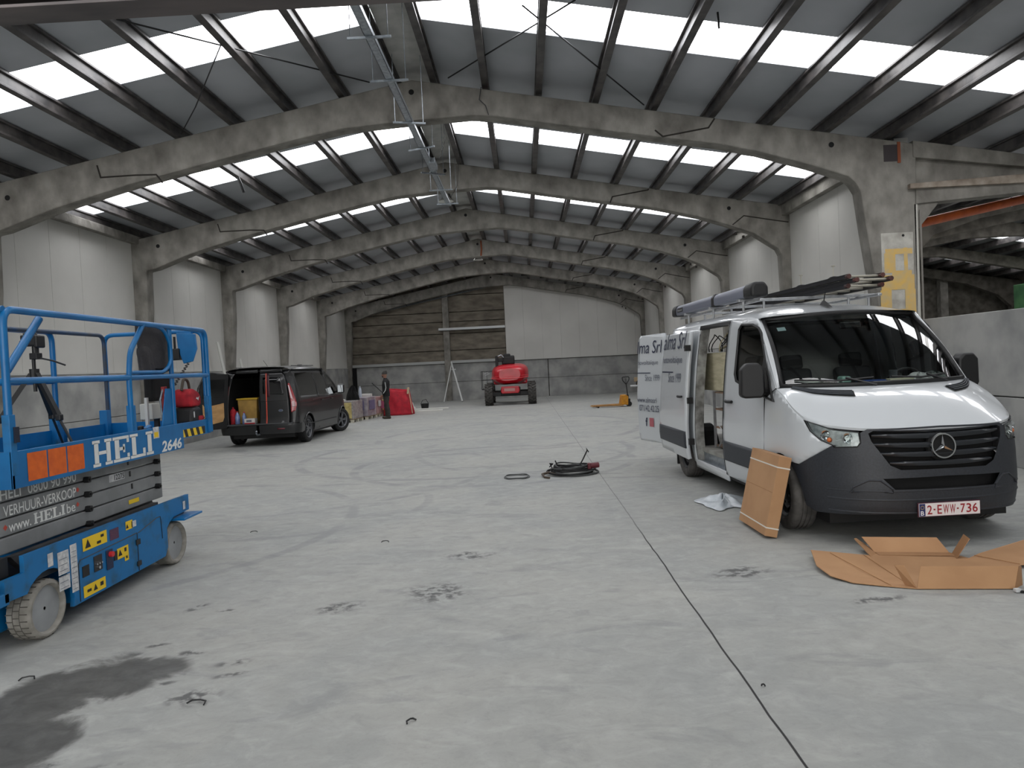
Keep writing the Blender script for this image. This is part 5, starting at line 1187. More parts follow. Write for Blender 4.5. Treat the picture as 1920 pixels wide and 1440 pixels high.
# rear face : frame, closed door, bumper
def rw(y, z): return (br_(abs(y)), z)
RIM = [(.80, .50), (.80, 1.70), (.72, 1.80)]
panel(BF(), 'rear_corner', [rw(.77, .50), rw(.77, 1.70), rw(.72, 1.80), (bx_(-.60), 1.86), (bx_(-.60), .50)], M_bv, bv, sides=BB)
panel(BF(.0), 'rear_header', [rw(0, 1.80), rw(.72, 1.80), rw(.74, 1.88), rw(0, 1.90)], M_bv, bv, sides=BB, solid=.01)
panel(BF(.012), 'rear_door', [rw(.0, .52), rw(.76, .52), rw(.765, 1.68), rw(.70, 1.79), rw(.0, 1.80)], M_bv, bv, sides=NR, du=.06, dz=.06, solid=.04)
panel(BF(.016), 'rear_window', [rw(.13, 1.28), rw(.66, 1.24), rw(.62, 1.66), rw(.13, 1.68)], M_bglass, bv, sides=NR, solid=.004)
panel(BF(.020), 'red_stripe', [rw(.195, .54), rw(.225, .54), rw(.245, 1.78), rw(.215, 1.78)], mat('orange_red_stripe', (190, 74, 56), rough=.4), bv, sides=NR, solid=.002)
panel(BF(.018), 'plum_stripe', [rw(.235, 1.2), rw(.31, 1.2), rw(.32, 1.76), rw(.25, 1.76)], mat('plum_stripe', (58, 26, 36), rough=.4), bv, sides=NR, solid=.002)
MB().tube([BS.S(br_(y), 1.1 + .0 * y, -1, .018) for y in (.02, .2, .4, .6, .72)], .006, 5).build('door_crease', M_bv, bv)
MB().tube([BS.S(br_(.03), 1.2, -1, .03), BS.S(br_(.03), .85, -1, .03)], .012, 6).build('door_handle', M_bv, bv)
c = BS.S(br_(.56), .86, -1, .03); T = Matrix.Translation(c) @ Matrix.Rotation(R(-90), 4, 'Y') @ Matrix.Diagonal((.5, 1, 1, 1))
MB().lathe([(.001, .004), (.052, .004), (.056, .0)], T, 24).build('oval_badge', M_galv, bv); MB().lathe([(.001, .006), (.045, .0055)], T, 24).build('badge_field', mat('badge_blue_grey', (84, 92, 116), rough=.3), bv)
for sd in BB:
    panel(BF(.012), 'tail_lamp', [rw(.80, .80), rw(.90, .84), rw(.94, 1.0), rw(.90, 1.30), rw(.845, 1.52), rw(.80, 1.50)], M_redl, bv, sides=(sd,), du=.03, dz=.05, solid=.02)
    panel(BF(.020), 'clear_lamp', [rw(.815, 1.14), rw(.865, 1.12), rw(.83, 1.47), rw(.80, 1.47)], M_whl, bv, sides=(sd,), du=.03, dz=.05, solid=.004)
    panel(BF(.020), 'reversing_lamp', [rw(.82, .93), rw(.90, .95), rw(.89, 1.08), rw(.82, 1.06)], mat('pink_white_lamp', (206, 176, 178), rough=.25), bv, sides=(sd,), du=.03, dz=.05, solid=.004)
bp_ = [(br_(0), .30), (bx_(-.55), .30), (bx_(-.395), .32), (bx_(-.40), .44), (bx_(-.50), .545), (br_(.80), .53), (br_(0), .52)]
panel(BF(.045), 'rear_bumper', bp_, M_bv, bv, sides=BB, du=.05, dz=.04, solid=0)
MB().grid(lambda u, v: BS.S(br_(.92 * abs(u * 2 - 1)), .535 + .01 * v, -1 if u < .5 else 1, .045 - .10 * v), 20, 1).build('bumper_top', M_black, bv)
panel(BF(.052), 'fog_reflector', [rw(.48, .40), rw(.66, .40), rw(.66, .435), rw(.48, .435)], mat('deep_red_reflector', (96, 18, 34), rough=.3), bv, sides=NR, solid=.004)
MB().tube([(-.80, -.02, .30), (-.96, -.02, .30), (-1.0, -.02, .34)], .022, 8).ball((-1.0, -.02, .385), .028, 8).build('tow_ball', M_galv, bv, smooth=60)
# bonnet, windscreen, roof
def broof(u, v):
    k = v * 2 - 1; xs = -.66 + (2.5) * u; e = BS.S(bx_(xs), 1.86, 1).y; y = e * math.sin(k * math.pi / 2)
    zc = interp([(-.7, 1.93), (-.3, 1.96), (1.2, 1.97), (1.85, 1.90)], xs); ze = 1.86 if xs < 1.5 else 1.86 - (xs - 1.5) * .14
    return Vector((xs, y, ze + (zc - ze) * max(0, 1 - abs(y / e) ** 3) ** .6))
MB().grid(broof, 24, 20).build('roof', M_bv, bv, smooth=60)
for sd in BB: MB().tube([(x, sd * .70, 1.945 + .0 * x) for x in (-.3, .5, 1.3)], .012, 6).build('roof_rail', M_bv, bv)
MB().tube([(-.30, -.1, 1.95), (-.55, -.1, 2.10)], .005, 5).build('aerial', M_black, bv)
MB().box(.5, .62, -.65, -.55, 1.94, 1.975).build('roof_mount', M_black, bv, bevel=.01)
def bws(u, v):
    k = u * 2 - 1; a = Vector((2.95 - .25 * k * k, .90 * k, 1.10)); b_2 = Vector((1.95 - .12 * k * k, .76 * k, 1.87)); return a.lerp(b_2, v)
MB().grid(bws, 12, 6).build('windscreen', M_glass, bv, smooth=60)
for sd in BB:
    MB().grid(lambda u, v: Vector(bws(.5 + .5 * sd, v)).lerp(BS.S(bx_(2.72 + (1.85 - 2.72) * v), 1.18 + (1.80 - 1.18) * v, sd, 0), u), 2, 8).build('windscreen_pillar', M_bv, bv, smooth=60, solid=.02)
def bhood(u, v):
    k = u * 2 - 1; sd = 1 if k >= 0 else -1; um = bx_(2.72); uu = um * abs(k); p0 = BS.S(uu, .95, sd)
    zt = interp([(2.72, 1.18), (3.05, 1.06), (3.3, .95), (3.7, .88)], p0.x); F = BS.S(uu, zt, sd); C = Vector((2.95 - .25 * k * k, .90 * k, 1.10)); P = C.lerp(F, v); P.z += .05 * math.sin(math.pi * v) * (1 - k ** 4); return P
MB().grid(bhood, 30, 10).build('bonnet', M_bv, bv, smooth=60)
panel(BF(), 'front_fascia', [(0, .25), (bx_(3.34), .25), (bx_(3.40), .60), (bx_(3.30), .95), (BS.f(.7), .88), (0, .88)], M_bv, bv, sides=BB)
MB().box(-.5, 3.5, -.78, .78, .18, .30).build('underbody', M_black, bv)
for sd in BB:
    for x in (0, 2.9): MB().grid(lambda u, v: (x + .41 * math.cos(math.pi * u), sd * (.72 + .21 * v), .34 + .41 * math.sin(math.pi * u)), 14, 1).build('wheel_well', M_dark, bv)
M_alloy = mat('machined_alloy', (104, 106, 110), rough=.35, metal=.4); M_btyre = mat('black_tyre', (34, 34, 35), (26, 26, 27), 14, .8)
wheel(bv, 'rear_wheel', (0, -.86, .34), .34, .225, .235, -1, M_btyre, M_alloy, spokes=5)
wheel(bv, 'rear_wheel', (0, .86, .34), .34, .225, .235, 1, M_btyre, M_alloy, spokes=5)
wheel(bv, 'front_wheel', (2.9, -.86, .34), .34, .225, .235, -1, M_btyre, M_alloy, spokes=5, steer=R(-24))
wheel(bv, 'front_wheel', (2.9, .86, .34), .34, .225, .235, 1, M_btyre, M_alloy, spokes=5, steer=R(-24))
for sd in BB:
    MB().cbox((2.42, sd * 1.10, 1.26), (.12, .20, .26)).build('mirror', M_bv, bv, bevel=.045, seg=3, smooth=40)
    MB().cbox((2.36, sd * 1.10, 1.26), (.01, .15, .20)).build('mirror_glass', mat('mirror_glass', (170, 176, 180), rough=.05, metal=1.), bv)
    MB().tube([(2.42, sd * .92, 1.16), (2.42, sd * 1.04, 1.20)], .03, 6).build('mirror_arm', M_black, bv)
# load bay
MB().box(-.74, 1.6, -.88, .88, .50, .54).build('load_floor', M_bint, bv); MB().box(1.56, 1.6, -.85, .85, .54, 1.86).build('bulkhead', M_bint, bv)
MB().box(-.70, 1.6, .84, .87, .54, 1.80).build('load_wall', M_bint, bv); MB().box(-.6, 1.6, -.84, .84, 1.83, 1.86).build('headliner', M_bint, bv)
MB().box(-.84, -.70, -.84, .84, .525, .56).build('load_sill', mat('grey_sill', (62, 64, 66), rough=.6), bv, bevel=.01)
# open rear door
dth = R(128); hx, hy = -.80, .80
dd = Vector((-math.sin(dth), -math.cos(dth), 0)); dn = Vector((dd.y, -dd.x, 0))      # dn: toward the lining side
if dn.x > 0: dn = -dn
def odf(off):
    f = lambda u, z, sd: Vector((hx, hy, 0)) + dd * u + dn * off + Vector((.03 + .10 * max(0, z - 1.1), -.14 * max(0, z - 1.1), z)); f.outward = lambda c: -dn; return f
panel(odf(0), 'rear_door', [(0, .48), (.70, .48), (.75, .55), (.76, 1.5), (.66, 1.78), (.50, 1.86), (.04, 1.80), (0, 1.7)], M_bv, bv, sides=FRS, solid=.05)
def odq(name, pts, m, off): f = odf(off); return MB().add([f(u, z, 1) for u, z in pts] + [f(u, z, 1) + dn * .012 for u, z in pts], [tuple(range(len(pts))), tuple(range(2 * len(pts) - 1, len(pts) - 1, -1))] + [(i, (i + 1) % len(pts), (i + 1) % len(pts) + len(pts), i + len(pts)) for i in range(len(pts))]).build(name, m, bv)
odq('door_inner_frame', [(.03, .50), (.70, .50), (.73, .58), (.73, 1.5), (.64, 1.74), (.5, 1.81), (.06, 1.77)], M_black, .052)
odq('plywood_lining', [(.14, .66), (.52, .60), (.62, .68), (.62, 1.10), (.10, 1.14), (.10, .76)], M_bply, .066)
odq('door_window', [(.12, 1.24), (.64, 1.24), (.64, 1.48), (.55, 1.68), (.14, 1.68)], M_bglass, .066)
MB().tube([Vector((-.80, .78, 1.14)), Vector((-.92, .88, 1.14))], .02, 6).build('door_check_strap', mat('yellow_cream_latch', (196, 180, 110), rough=.6), bv)
# goods in the black van
def bthing(name, label, cat, x, y, z): return thing(name, label, cat, bw(x, y, z), B_R)
t = bthing('yellow_crate', 'yellow and tan bin inside the open black van', 'crate', -.16, .43, .545)
MB().prism([(-.22, 0), (.22, 0), (.25, .62), (-.25, .62)], 'x', -.25, .25).build('crate_body', mat('tan_crate', (176, 140, 70), (150, 118, 60), 6, .7), t, bevel=.02); MB().box(-.27, .27, -.27, .27, .60, .64).build('crate_rim', mat('yellow_rim', (196, 160, 40), rough=.5), t, bevel=.01)
t = bthing('water_bottle', 'clear blue bottle with red cap standing at the black van load edge', 'bottle', -.62, .60, .562)
MB().lathe([(.001, 0), (.055, 0), (.06, .03), (.06, .17), (.05, .22), (.024, .27), (.022, .29)], n=20).build('bottle_body', mat('blue_clear_plastic', (126, 146, 184), (88, 104, 150), 12, .15, spec=.7), t, smooth=40); MB().cyl((0, 0, .29), (0, 0, .32), .024, 12).build('cap', M_redl, t)
t = bthing('water_bottle', 'second clear bottle at the black van load edge, behind the white box', 'bottle', -.60, .44, .562)
MB().lathe([(.001, 0), (.045, 0), (.05, .03), (.05, .16), (.04, .21), (.02, .25), (.018, .27)], n=20).build('bottle_body', MATS['blue_clear_plastic'], t, smooth=40); MB().cyl((0, 0, .27), (0, 0, .30), .02, 12).build('cap', M_redl, t)
t = bthing('white_box', 'small white and red carton on the black van load sill', 'carton', -.68, .24, .562)
MB().box(-.08, .08, -.13, .13, 0, .13).build('carton_body', mat('white_card', (200, 196, 192), rough=.7), t); MB().box(-.083, -.08, -.13, .13, 0, .03).build('red_band', M_rbag, t); MB().box(-.083, -.08, -.05, .08, .05, .10).build('dark_print', M_greyt, t)
for k, (x, y, s_, lab) in enumerate(((-.30, -.02, .14, 'black sack piled in the black van nearest the closed door'), (.45, .05, .26, 'grey sack lying deepest in the black van load'))):
    o = crumple('load_sack', bw(x, y, .545), s_ * 1.2, s_, s_ * (1.5 + .6 * k), mat('black_sack_cloth', (24, 24, 26), rough=.9) if not k else mat('grey_sack_cloth', (58, 60, 64), rough=.9), lab, 'sack', 20 + k)
t = bthing('red_gas_bottle', 'small red container behind the bottle in the black van', 'container', -.56, .73, .562)
MB().lathe([(.001, 0), (.07, 0), (.075, .02), (.075, .30), (.05, .36), (.02, .38), (.02, .42)], n=18).build('container_body', M_rbag, t, smooth=40)

# ================================================================ GOODS BY THE LEFT WALL, PERSON, BIG BAG
M_wrap = mat('stretch_wrapped_grey', (170, 166, 162), (130, 124, 124), 14, .35, spec=.6); M_yfoam = mat('pale_yellow_insulation', (206, 190, 130), (180, 160, 100), 9, .8)
M_pallet = mat('pallet_wood', (170, 152, 124), (138, 120, 96), 8, .8)
def pallet(t, w, d):
    for y in (-d / 2 + .05, 0, d / 2 - .05):
        for x in (-w / 2 + .06, 0, w / 2 - .06): MB().box(x - .05, x + .05, y - .05, y + .05, 0, .09).build('pallet_block', mat('pale_pallet_block', (196, 192, 176), rough=.8), t)
    for x in (-.4, -.2, 0, .2, .4): MB().box(x * w - .045, x * w + .045, -d / 2, d / 2, .09, .12).build('pallet_board', M_pallet, t)
def pstack(name, lab, x, y, w, d, h, m, rz, parts, grp='wrapped pallets beside the black van'):
    t = thing(name, lab, 'pallet', (x, y, 0), rz); pallet(t, w, d)
    MB().box(-w / 2 + .01, w / 2 - .01, -d / 2 + .01, d / 2 - .01, .12, .12 + h).build('wrapped_goods', m, t, bevel=.02)
    for (nm_, a, b_, c_, d_, e_, f_, mm) in parts: MB().box(a, b_, c_, d_, e_, f_).build(nm_, mm, t, bevel=.008)
    return t
pstack('wrapped_pallet', 'pallet of pale yellow insulation nearest the black van bonnet', -6.20, 24.55, .80, 1.0, .62, M_wrap, -.12, [('insulation_face', -.38, .34, -.510, -.48, .14, .68, M_yfoam)])
pstack('wrapped_pallet', 'pallet wrapped in grey film with purple print, middle of three', -5.95, 25.75, .75, 1.0, .68, mat('grey_purple_wrap', (172, 166, 168), (136, 126, 138), 6, .4), -.12, [('purple_label', -.20, .25, -.505, -.49, .34, .68, mat('purple_print', (112, 106, 138), rough=.6)), ('purple_label', .372, .385, -.3, .3, .34, .68, mat('purple_print', (104, 98, 144), rough=.6))])
pstack('wrapped_pallet', 'pallet wrapped in reddish film beside the big red bag', -5.74, 26.68, .50, .80, .64, mat('reddish_wrap', (176, 152, 148), (142, 112, 112), 7, .4), -.12, [('white_label', .265, .275, -.2, .1, .4, .62, M_wdec)])
t = pstack('carton_pallet', 'low tan carton on a pallet tucked behind the big red bag', -5.85, 29.0, .75, .6, .42, mat('tan_carton', (190, 150, 92), (170, 132, 80), 5, .8), 0, [])
def crumple_on(*a, **k): return crumple(*a, **k)
crumple('white_bags', (-6.40, 24.25, .742), .20, .18, .09, mat('white_film', (205, 204, 198), rough=.5), 'crumpled white plastic bags on the yellow insulation pallet', 'bags', 31)
crumple('black_jacket', (-6.02, 24.78, .742), .20, .18, .40, mat('black_coat_cloth', (10, 10, 12), rough=.95), 'black jacket heaped on the nearest wrapped pallet', 'jacket', 33)
t = thing('water_bottle', 'clear water bottle standing on the purple printed pallet', 'bottle', (-5.95, 25.55, .802)); MB().lathe([(.001, 0), (.05, 0), (.055, .03), (.055, .24), (.045, .30), (.02, .36), (.02, .38)], n=16).build('bottle_body', mat('pale_clear_plastic', (176, 184, 196), rough=.15), t, smooth=40); MB().cyl((0, 0, .38), (0, 0, .40), .022, 10).build('cap', M_wdec, t)
o = MB().cbox((0, 0, .05), (.36, .26, .10)).build('white_carton', mat('white_card', (200, 196, 192), rough=.7), bevel=.01); o.location = (-5.80, 25.9, .802); tag(o, 'flat white carton beside the bottle on the purple printed pallet', 'carton')
t = thing('spray_can', 'small dark can on the pallet nearest the black van', 'can', (-6.5, 24.66, .742)); MB().cyl((0, 0, 0), (0, 0, .16), .03, 12).build('can_body', M_black, t); MB().cyl((0, 0, .16), (0, 0, .20), .02, 12).build('can_cap', M_wdec, t)
# big red bulk bag
t = thing('bulk_bag', 'big red woven bulk bag standing behind the person', 'bulk bag', (-4.88, 27.3, 0))
rn = random.Random(2)
def bagf(u, v):
    a = u * 2 * math.pi; k = 1 / max(abs(math.cos(a)), abs(math.sin(a))) ** .72; z = 1.02 * v
    s_ = .565 * (1 - .10 * v ** 2 + .02 * math.sin(9 * a + 6 * v)) * (1.0 + .03 * math.sin(7 * v + 2 * a)); tx_ = -.05 * v
    return (s_ * k * math.cos(a) * (1.0 - .12 * v) + tx_, s_ * .8 * k * math.sin(a), max(0, z - .10 * v * (1 + math.cos(a * 1 + .2)) * .5))
M_bag = mat('red_woven_bag', (190, 28, 48), (160, 22, 40), 7, .7, bump=.3, bscale=30)
MB().grid(bagf, 48, 14).build('bag_body', M_bag, t, smooth=60, solid=.01)
MB().grid(lambda u, v: tuple(Vector(bagf(u, .90)) * (1 - v) + Vector((0, 0, .80)) * v), 40, 1).build('bag_top', mat('dark_red_cloth', (150, 22, 40), rough=.8), t, smooth=60)
MB().tube([(.42, -.4, .80), (.46, -.42, 1.02), (.40, -.3, 1.0)], .03, 6).build('lifting_loop', mat('pale_webbing', (200, 180, 150), rough=.8), t); MB().tube([(.55, -.3, .05), (.50, -.28, .5), (.44, -.26, .95)], .018, 6).build('edge_webbing', MATS['pale_webbing'], t)
flat([rect(-.60, .30, .26, .28)], lambda u, v: (u, -.505 - .02, v)).build('bag_print', mat('pale_print', (150, 70, 96), rough=.8), t, solid=.004)
o = MB().tube([(-.25, 0, .55), (.30, .0, .0)], .018, 6).build('pry_bar', M_black); o.location = (-5.45, 26.55, .72); tag(o, 'thin dark bar leaning on the red bulk bag', 'bar')
# trims lying on the floor behind the bag
for (x, y, L_, lab) in ((-4.0, 29.9, 1.5, 'farther of two long white trims lying on the floor by the red bag'), (-3.95, 28.6, 1.2, 'nearer of two long white trims lying on the floor by the red bag')):
    o = MB().box(-L_ / 2, L_ / 2, -.10, .10, 0, .05).build('white_trim_strip', mat('white_strip', (214, 214, 208), rough=.5), bevel=.005); o.location = (x, y, 0); tag(o, lab, 'trim strip', 'white trims on the floor')
t = thing('black_kettle', 'small black bucket with handle on the floor past the red bag', 'bucket', (-4.35, 30.6, 0)); MB().lathe([(.001, 0), (.15, 0), (.18, .22), (.17, .22), (.14, .02)], n=18).build('bucket_body', M_black, t, smooth=40); MB().tube([(-.17, 0, .2), (-.1, 0, .36), (.06, 0, .40), (.17, 0, .2)], .012, 6).build('handle', M_black, t)
o = crumple('film_scraps', (-4.55, 28.4, 0), .14, .2, .34, mat('white_film', (205, 204, 198), rough=.5), 'heap of white film and tape beside the red bag', 'scraps', 41)
# person ----------------------------------------------------------------
M_skin = mat('skin', (150, 110, 92), rough=.6)
P_O = Vector((-4.95, 25.26, 0)); per = thing('person', 'person in black jacket with white sleeve stripe, dark trousers and grey beanie, standing in profile', 'person', P_O, R(180))
# local +x is the way the person faces (world -x)
def skinned(name, pts, edges, rad, m, parent, sub=2, root=0):
    me = bpy.data.meshes.new(name); me.from_pydata(pts, edges, []); o = bpy.data.objects.new(name, me); scene.collection.objects.link(o); me.materials.append(m)
    md = o.modifiers.new('skin', 'SKIN'); md.use_smooth_shade = True
    if not me.skin_vertices:
        bpy.context.view_layer.objects.active = o
        me.attributes.new('skin_tmp', 'FLOAT', 'POINT')
    sv = me.skin_vertices[0].data if me.skin_vertices else None
    if sv:
        for i, r_ in enumerate(rad): sv[i].radius = (r_ if isinstance(r_, tuple) else (r_, r_)); sv[i].use_root = (i == root)
    o.modifiers.new('sub', 'SUBSURF').render_levels = sub; o.parent = parent; return o
def limb(name, rings, m, parent, n=16, cap=True):
    """rings: (centre, rx, ry) horizontal-ish ellipses along a chain; one continuous surface"""
    b = MB(); C = [Vector(r_[0]) for r_ in rings]; vs_ = []
    for i, (c_, rx, ry) in enumerate(rings):
        d = (C[min(i + 1, len(C) - 1)] - C[max(i - 1, 0)]).normalized(); x = Vector((1, 0, 0)); x = (x - d * x.dot(d)); x = x.normalized() if x.length > .2 else Vector((0, 0, 1)); y = d.cross(x)
        for j in range(n): t_ = 2 * math.pi * j / n; vs_.append(C[i] + x * math.cos(t_) * rx + y * math.sin(t_) * ry)
    fs = [(i * n + j, i * n + (j + 1) % n, (i + 1) * n + (j + 1) % n, (i + 1) * n + j) for i in range(len(rings) - 1) for j in range(n)]
    fs += [tuple(range(n - 1, -1, -1)), tuple(range((len(rings) - 1) * n, len(rings) * n))]
    return b.add(vs_, fs).build(name, m, parent, smooth=60, sub=1)
# one continuous body: legs, trunk, neck and head as fused rings (y = side)
M_trou = mat('dark_grey_work_trousers', (58, 55, 50), (44, 42, 40), 8, .9); M_jack = mat('black_zip_jacket', (20, 19, 22), (14, 14, 16), 6, .85)
body = MB()
def ring_chain(b, rings, n=16):
    o = len(b.v); C = [Vector(r_[0]) for r_ in rings]; vs_ = []
    for i, (c_, rx, ry) in enumerate(rings):
        for j in range(n): t_ = 2 * math.pi * j / n; vs_.append((C[i].x + math.cos(t_) * rx, C[i].y + math.sin(t_) * ry, C[i].z))
    b.v += [tuple(v) for v in vs_]
    b.f += [(o + i * n + j, o + i * n + (j + 1) % n, o + (i + 1) * n + (j + 1) % n, o + (i + 1) * n + j) for i in range(len(rings) - 1) for j in range(n)]
    b.f += [tuple(o + q for q in range(n - 1, -1, -1)), tuple(o + (len(rings) - 1) * n + q for q in range(n))]
ring_chain(body, [((0, 0, .76), .10, .15), ((-.0, 0, .90), .11, .16), ((.01, 0, 1.05), .10, .155), ((.0, 0, 1.22), .115, .175), ((-.01, 0, 1.33), .105, .19), ((-.005, 0, 1.39), .075, .12), ((.005, 0, 1.42), .052, .056), ((.02, 0, 1.46), .05, .052), ((.035, 0, 1.50), .075, .062), ((.035, 0, 1.56), .088, .074), ((.03, 0, 1.62), .084, .072), ((.02, 0, 1.67), .05, .045)])
for s_ in (-1, 1):
    fx = .05 if s_ < 0 else -.03
    ring_chain(body, [((fx - .03, s_ * .095, .06), .045, .04), ((fx - .03, s_ * .095, .12), .04, .038), ((fx - .02, s_ * .095, .32), .056, .052), ((fx, s_ * .09, .46), .052, .05), ((.01, s_ * .085, .68), .075, .07), ((0, s_ * .08, .84), .085, .08)])
body_o = body.build('body', M_skin, per, smooth=60)
md = body_o.modifiers.new('r', 'REMESH'); md.mode = 'VOXEL'; md.voxel_size = .014; md.use_smooth_shade = True
# face
MB().ball((.125, 0, 1.555), .016, 6, sc=(1.2, .8, 1.4)).build('nose', M_skin, per, smooth=60)
MB().cbox((.110, 0, 1.515), (.012, .04, .008)).build('mouth', mat('lips', (116, 70, 64), rough=.6), per, bevel=.003)
for s_ in (-1, 1):
    MB().ball((.108, s_ * .028, 1.575), .010, 6).build('eye', M_dark, per); MB().ball((.03, s_ * .076, 1.555), .022, 6, sc=(.8, .35, 1.3)).build('ear', M_skin, per, smooth=60)
b = MB(); ring_chain(b, [((.075, 0, 1.475), .03, .04), ((.095, 0, 1.495), .03, .045), ((.09, 0, 1.525), .03, .05), ((.06, 0, 1.535), .05, .068)]); b.build('beard', mat('dark_beard', (44, 38, 34), rough=.95), per, smooth=60)
b = MB(); ring_chain(b, [((.03, 0, 1.59), .098, .084), ((.03, 0, 1.61), .100, .086), ((.025, 0, 1.65), .094, .080), ((.01, 0, 1.69), .07, .06), ((-.02, 0, 1.72), .03, .026)]); b.build('beanie', mat('dark_grey_beanie', (66, 64, 62), (54, 52, 50), 40, .95), per, smooth=60)
# clothes
b = MB(); ring_chain(b, [((0, 0, .80), .125, .18), ((0, 0, .90), .130, .185), ((.01, 0, 1.05), .122, .178), ((.0, 0, 1.22), .135, .20), ((-.01, 0, 1.33), .125, .215), ((-.005, 0, 1.39), .092, .15), ((.005, 0, 1.43), .068, .072), ((.01, 0, 1.455), .064, .068)]); b.build('jacket', M_jack, per, smooth=60)
for s_ in (-1, 1):
    fx = .05 if s_ < 0 else -.03
    b = MB(); ring_chain(b, [((fx - .03, s_ * .095, .07), .068, .06), ((fx - .025, s_ * .095, .30), .075, .068), ((fx, s_ * .09, .46), .074, .068), ((.01, s_ * .085, .66), .092, .084), ((0, s_ * .075, .86), .105, .095)]); b.build('trouser_leg', M_trou, per, smooth=60)
    MB().cbox((fx + .02, s_ * .095, .045), (.27, .095, .085)).build('shoe', mat('brown_work_shoe', (66, 58, 50), rough=.8), per, bevel=.035, seg=3, smooth=40)
    ex = .02 if s_ > 0 else .05
    limb('sleeve', [((-.01, s_ * .19, 1.36), .06, .05), ((-.03, s_ * .225, 1.28), .062, .056), ((-.05, s_ * .24, 1.10), .054, .05), ((-.02 + ex, s_ * .24, 1.0), .05, .046), ((.08 + ex, s_ * .225, .88), .044, .042)], M_jack, per)
    hb = Vector((.09 + ex, s_ * .22, .86))
    limb('hand', [(hb, .028, .02), (hb + Vector((.022, 0, -.035)), .036, .018), (hb + Vector((.036, 0, -.07)), .034, .016)], M_skin, per)
    for k in range(4):
        p0 = hb + Vector((.036 + .016 * (1.5 - k) , 0, -.065 - .004 * k)); MB().tube([p0, p0 + Vector((.012, -s_ * .008, -.03)), p0 + Vector((.010, -s_ * .022, -.055 + .006 * abs(k - 1)))], [.009, .0085, .007], 8).build('finger', M_skin, per, smooth=60)
    MB().tube([hb + Vector((.03, -s_ * .01, -.02)), hb + Vector((.055, -s_ * .02, -.045)), hb + Vector((.058, -s_ * .026, -.07))], [.010, .009, .008], 8).build('thumb', M_skin, per, smooth=60)
MB().tube([(-.03, .285, 1.31), (-.055, .292, 1.12), (-.03, .288, 1.02), (.05, .272, .92)], .014, 6).build('white_sleeve_stripe', mat('white_stripe', (196, 198, 196), rough=.7), per, smooth=60)

# ================================================================ RED BOOM LIFT
M_rpaint = mat('red_machine_paint', (198, 24, 40), (176, 18, 34), 3, .35, coat=.3); M_atyre = mat('agricultural_tyre', (84, 82, 78), (54, 52, 50), 9, .9)
bo = thing('boom_lift', 'red articulated boom lift seen from behind with big cleated tyres', 'boom lift', (-.62, 31.6, 0))
for sx_, y, s_ in ((-.93, -1.0, 1), (.93, -1.0, -1), (-.93, 1.2, 1), (.93, 1.2, -1)):
    e = bpy.data.objects.new('wheel', None); scene.collection.objects.link(e); e.parent = bo; e.location = (sx_, y, .46); e.rotation_euler = (0, R(90), 0)
    MB().lathe([(.22, -.15), (.40, -.17), (.44, -.14), (.445, 0), (.44, .14), (.40, .17), (.22, .15)], n=40, close=True).build('tyre', M_atyre, e, smooth=35)
    tb = MB()
    for i in range(18):
        for sg in (-1, 1):
            T = Matrix.Rotation(2 * math.pi * (i + (.5 if sg > 0 else 0)) / 18, 4, 'Z') @ Matrix.Translation((.455, 0, sg * .08)) @ Matrix.Rotation(sg * .55, 4, 'X'); tb.box(-.02, .02, -.025, .025, -.10, .10, T)
    tb.build('tread_lug', M_atyre, e); MB().lathe([(.001, -.08), (.22, -.08), (.22, .08), (.001, .08)], n=24).build('rim', M_rpaint, e)
MB().box(-.80, .80, -1.08, -.90, .38, .56).box(-.80, .80, 1.1, 1.3, .38, .56).build('axle', M_black, bo, bevel=.02); MB().box(-.42, .42, -1.15, 1.4, .42, .70).build('chassis', M_black, bo, bevel=.03)
MB().prism([(-.36, .50), (.34, .50), (.40, .58), (.38, .80), (-.38, .80), (-.40, .58)], 'y', -1.35, -1.1).build('chassis_cover', M_rpaint, bo, bevel=.03, seg=3)
MB().box(-.26, .20, -1.357, -1.35, .60, .72).build('red_white_plate', mat('pale_pink_plate', (190, 140, 136), rough=.5), bo)
def cwf(u, v):      # rounded counterweight shell
    a = v * math.pi * 2; zz = math.sin(a); xx = math.cos(a)
    x = .82 * (abs(xx) ** .55) * (1 if xx > 0 else -1); z = 1.30 + (.47 if zz > 0 else .45) * (abs(zz) ** .7) * (1 if zz > 0 else -1)
    k = math.sin(math.pi * min(1, u * 1.0) / 2) ** .35 if u < 1 else 1
    z += .03 * x; x *= (1 - .12 * max(0, (1.2 - z)) / .4)
    return (x * (.55 + .45 * k) , -1.35 + 1.5 * u, 1.28 + (z - 1.28) * (.55 + .45 * k))
mb = MB(); mb.grid(cwf, 14, 48); mb.add([cwf(0, j / 48) for j in range(48)], [tuple(range(48))]); mb.build('counterweight', M_rpaint, bo, smooth=60)
MB().tube([(-.80, -1.30, 1.16), (-.4, -1.375, 1.13), (.4, -1.375, 1.14), (.80, -1.30, 1.19)], .018, 6).tube([(-.78, -1.28, 1.22), (0, -1.36, 1.22), (.8, -1.28, 1.26)], .012, 6).build('counterweight_ridge', mat('bright_red_edge', (216, 48, 60), rough=.3), bo, smooth=60)
MB().box(-.75, .75, .1, 1.0, .85, 1.55).build('turret', M_rpaint, bo, bevel=.08, seg=3)
MB().cbox((-.05, -.1, 1.92), (.55, .8, .34)).cbox((-.1, -.3, 2.12), (.30, .3, .18)).cbox((.12, 0, 2.06), (.2, .4, .14)).build('boom_head', M_black, bo, bevel=.04)
MB().tube([(-.2, -.1, 1.9), (-.2, 2.2, 1.8)], .14, sq=True).build('boom_arm', M_black, bo); MB().cbox((-.42, -.4, 1.95), (.30, .35, .16)).cbox((-.55, -.5, 1.88), (.12, .3, .5)).build('boom_knuckle', M_black, bo, bevel=.02)
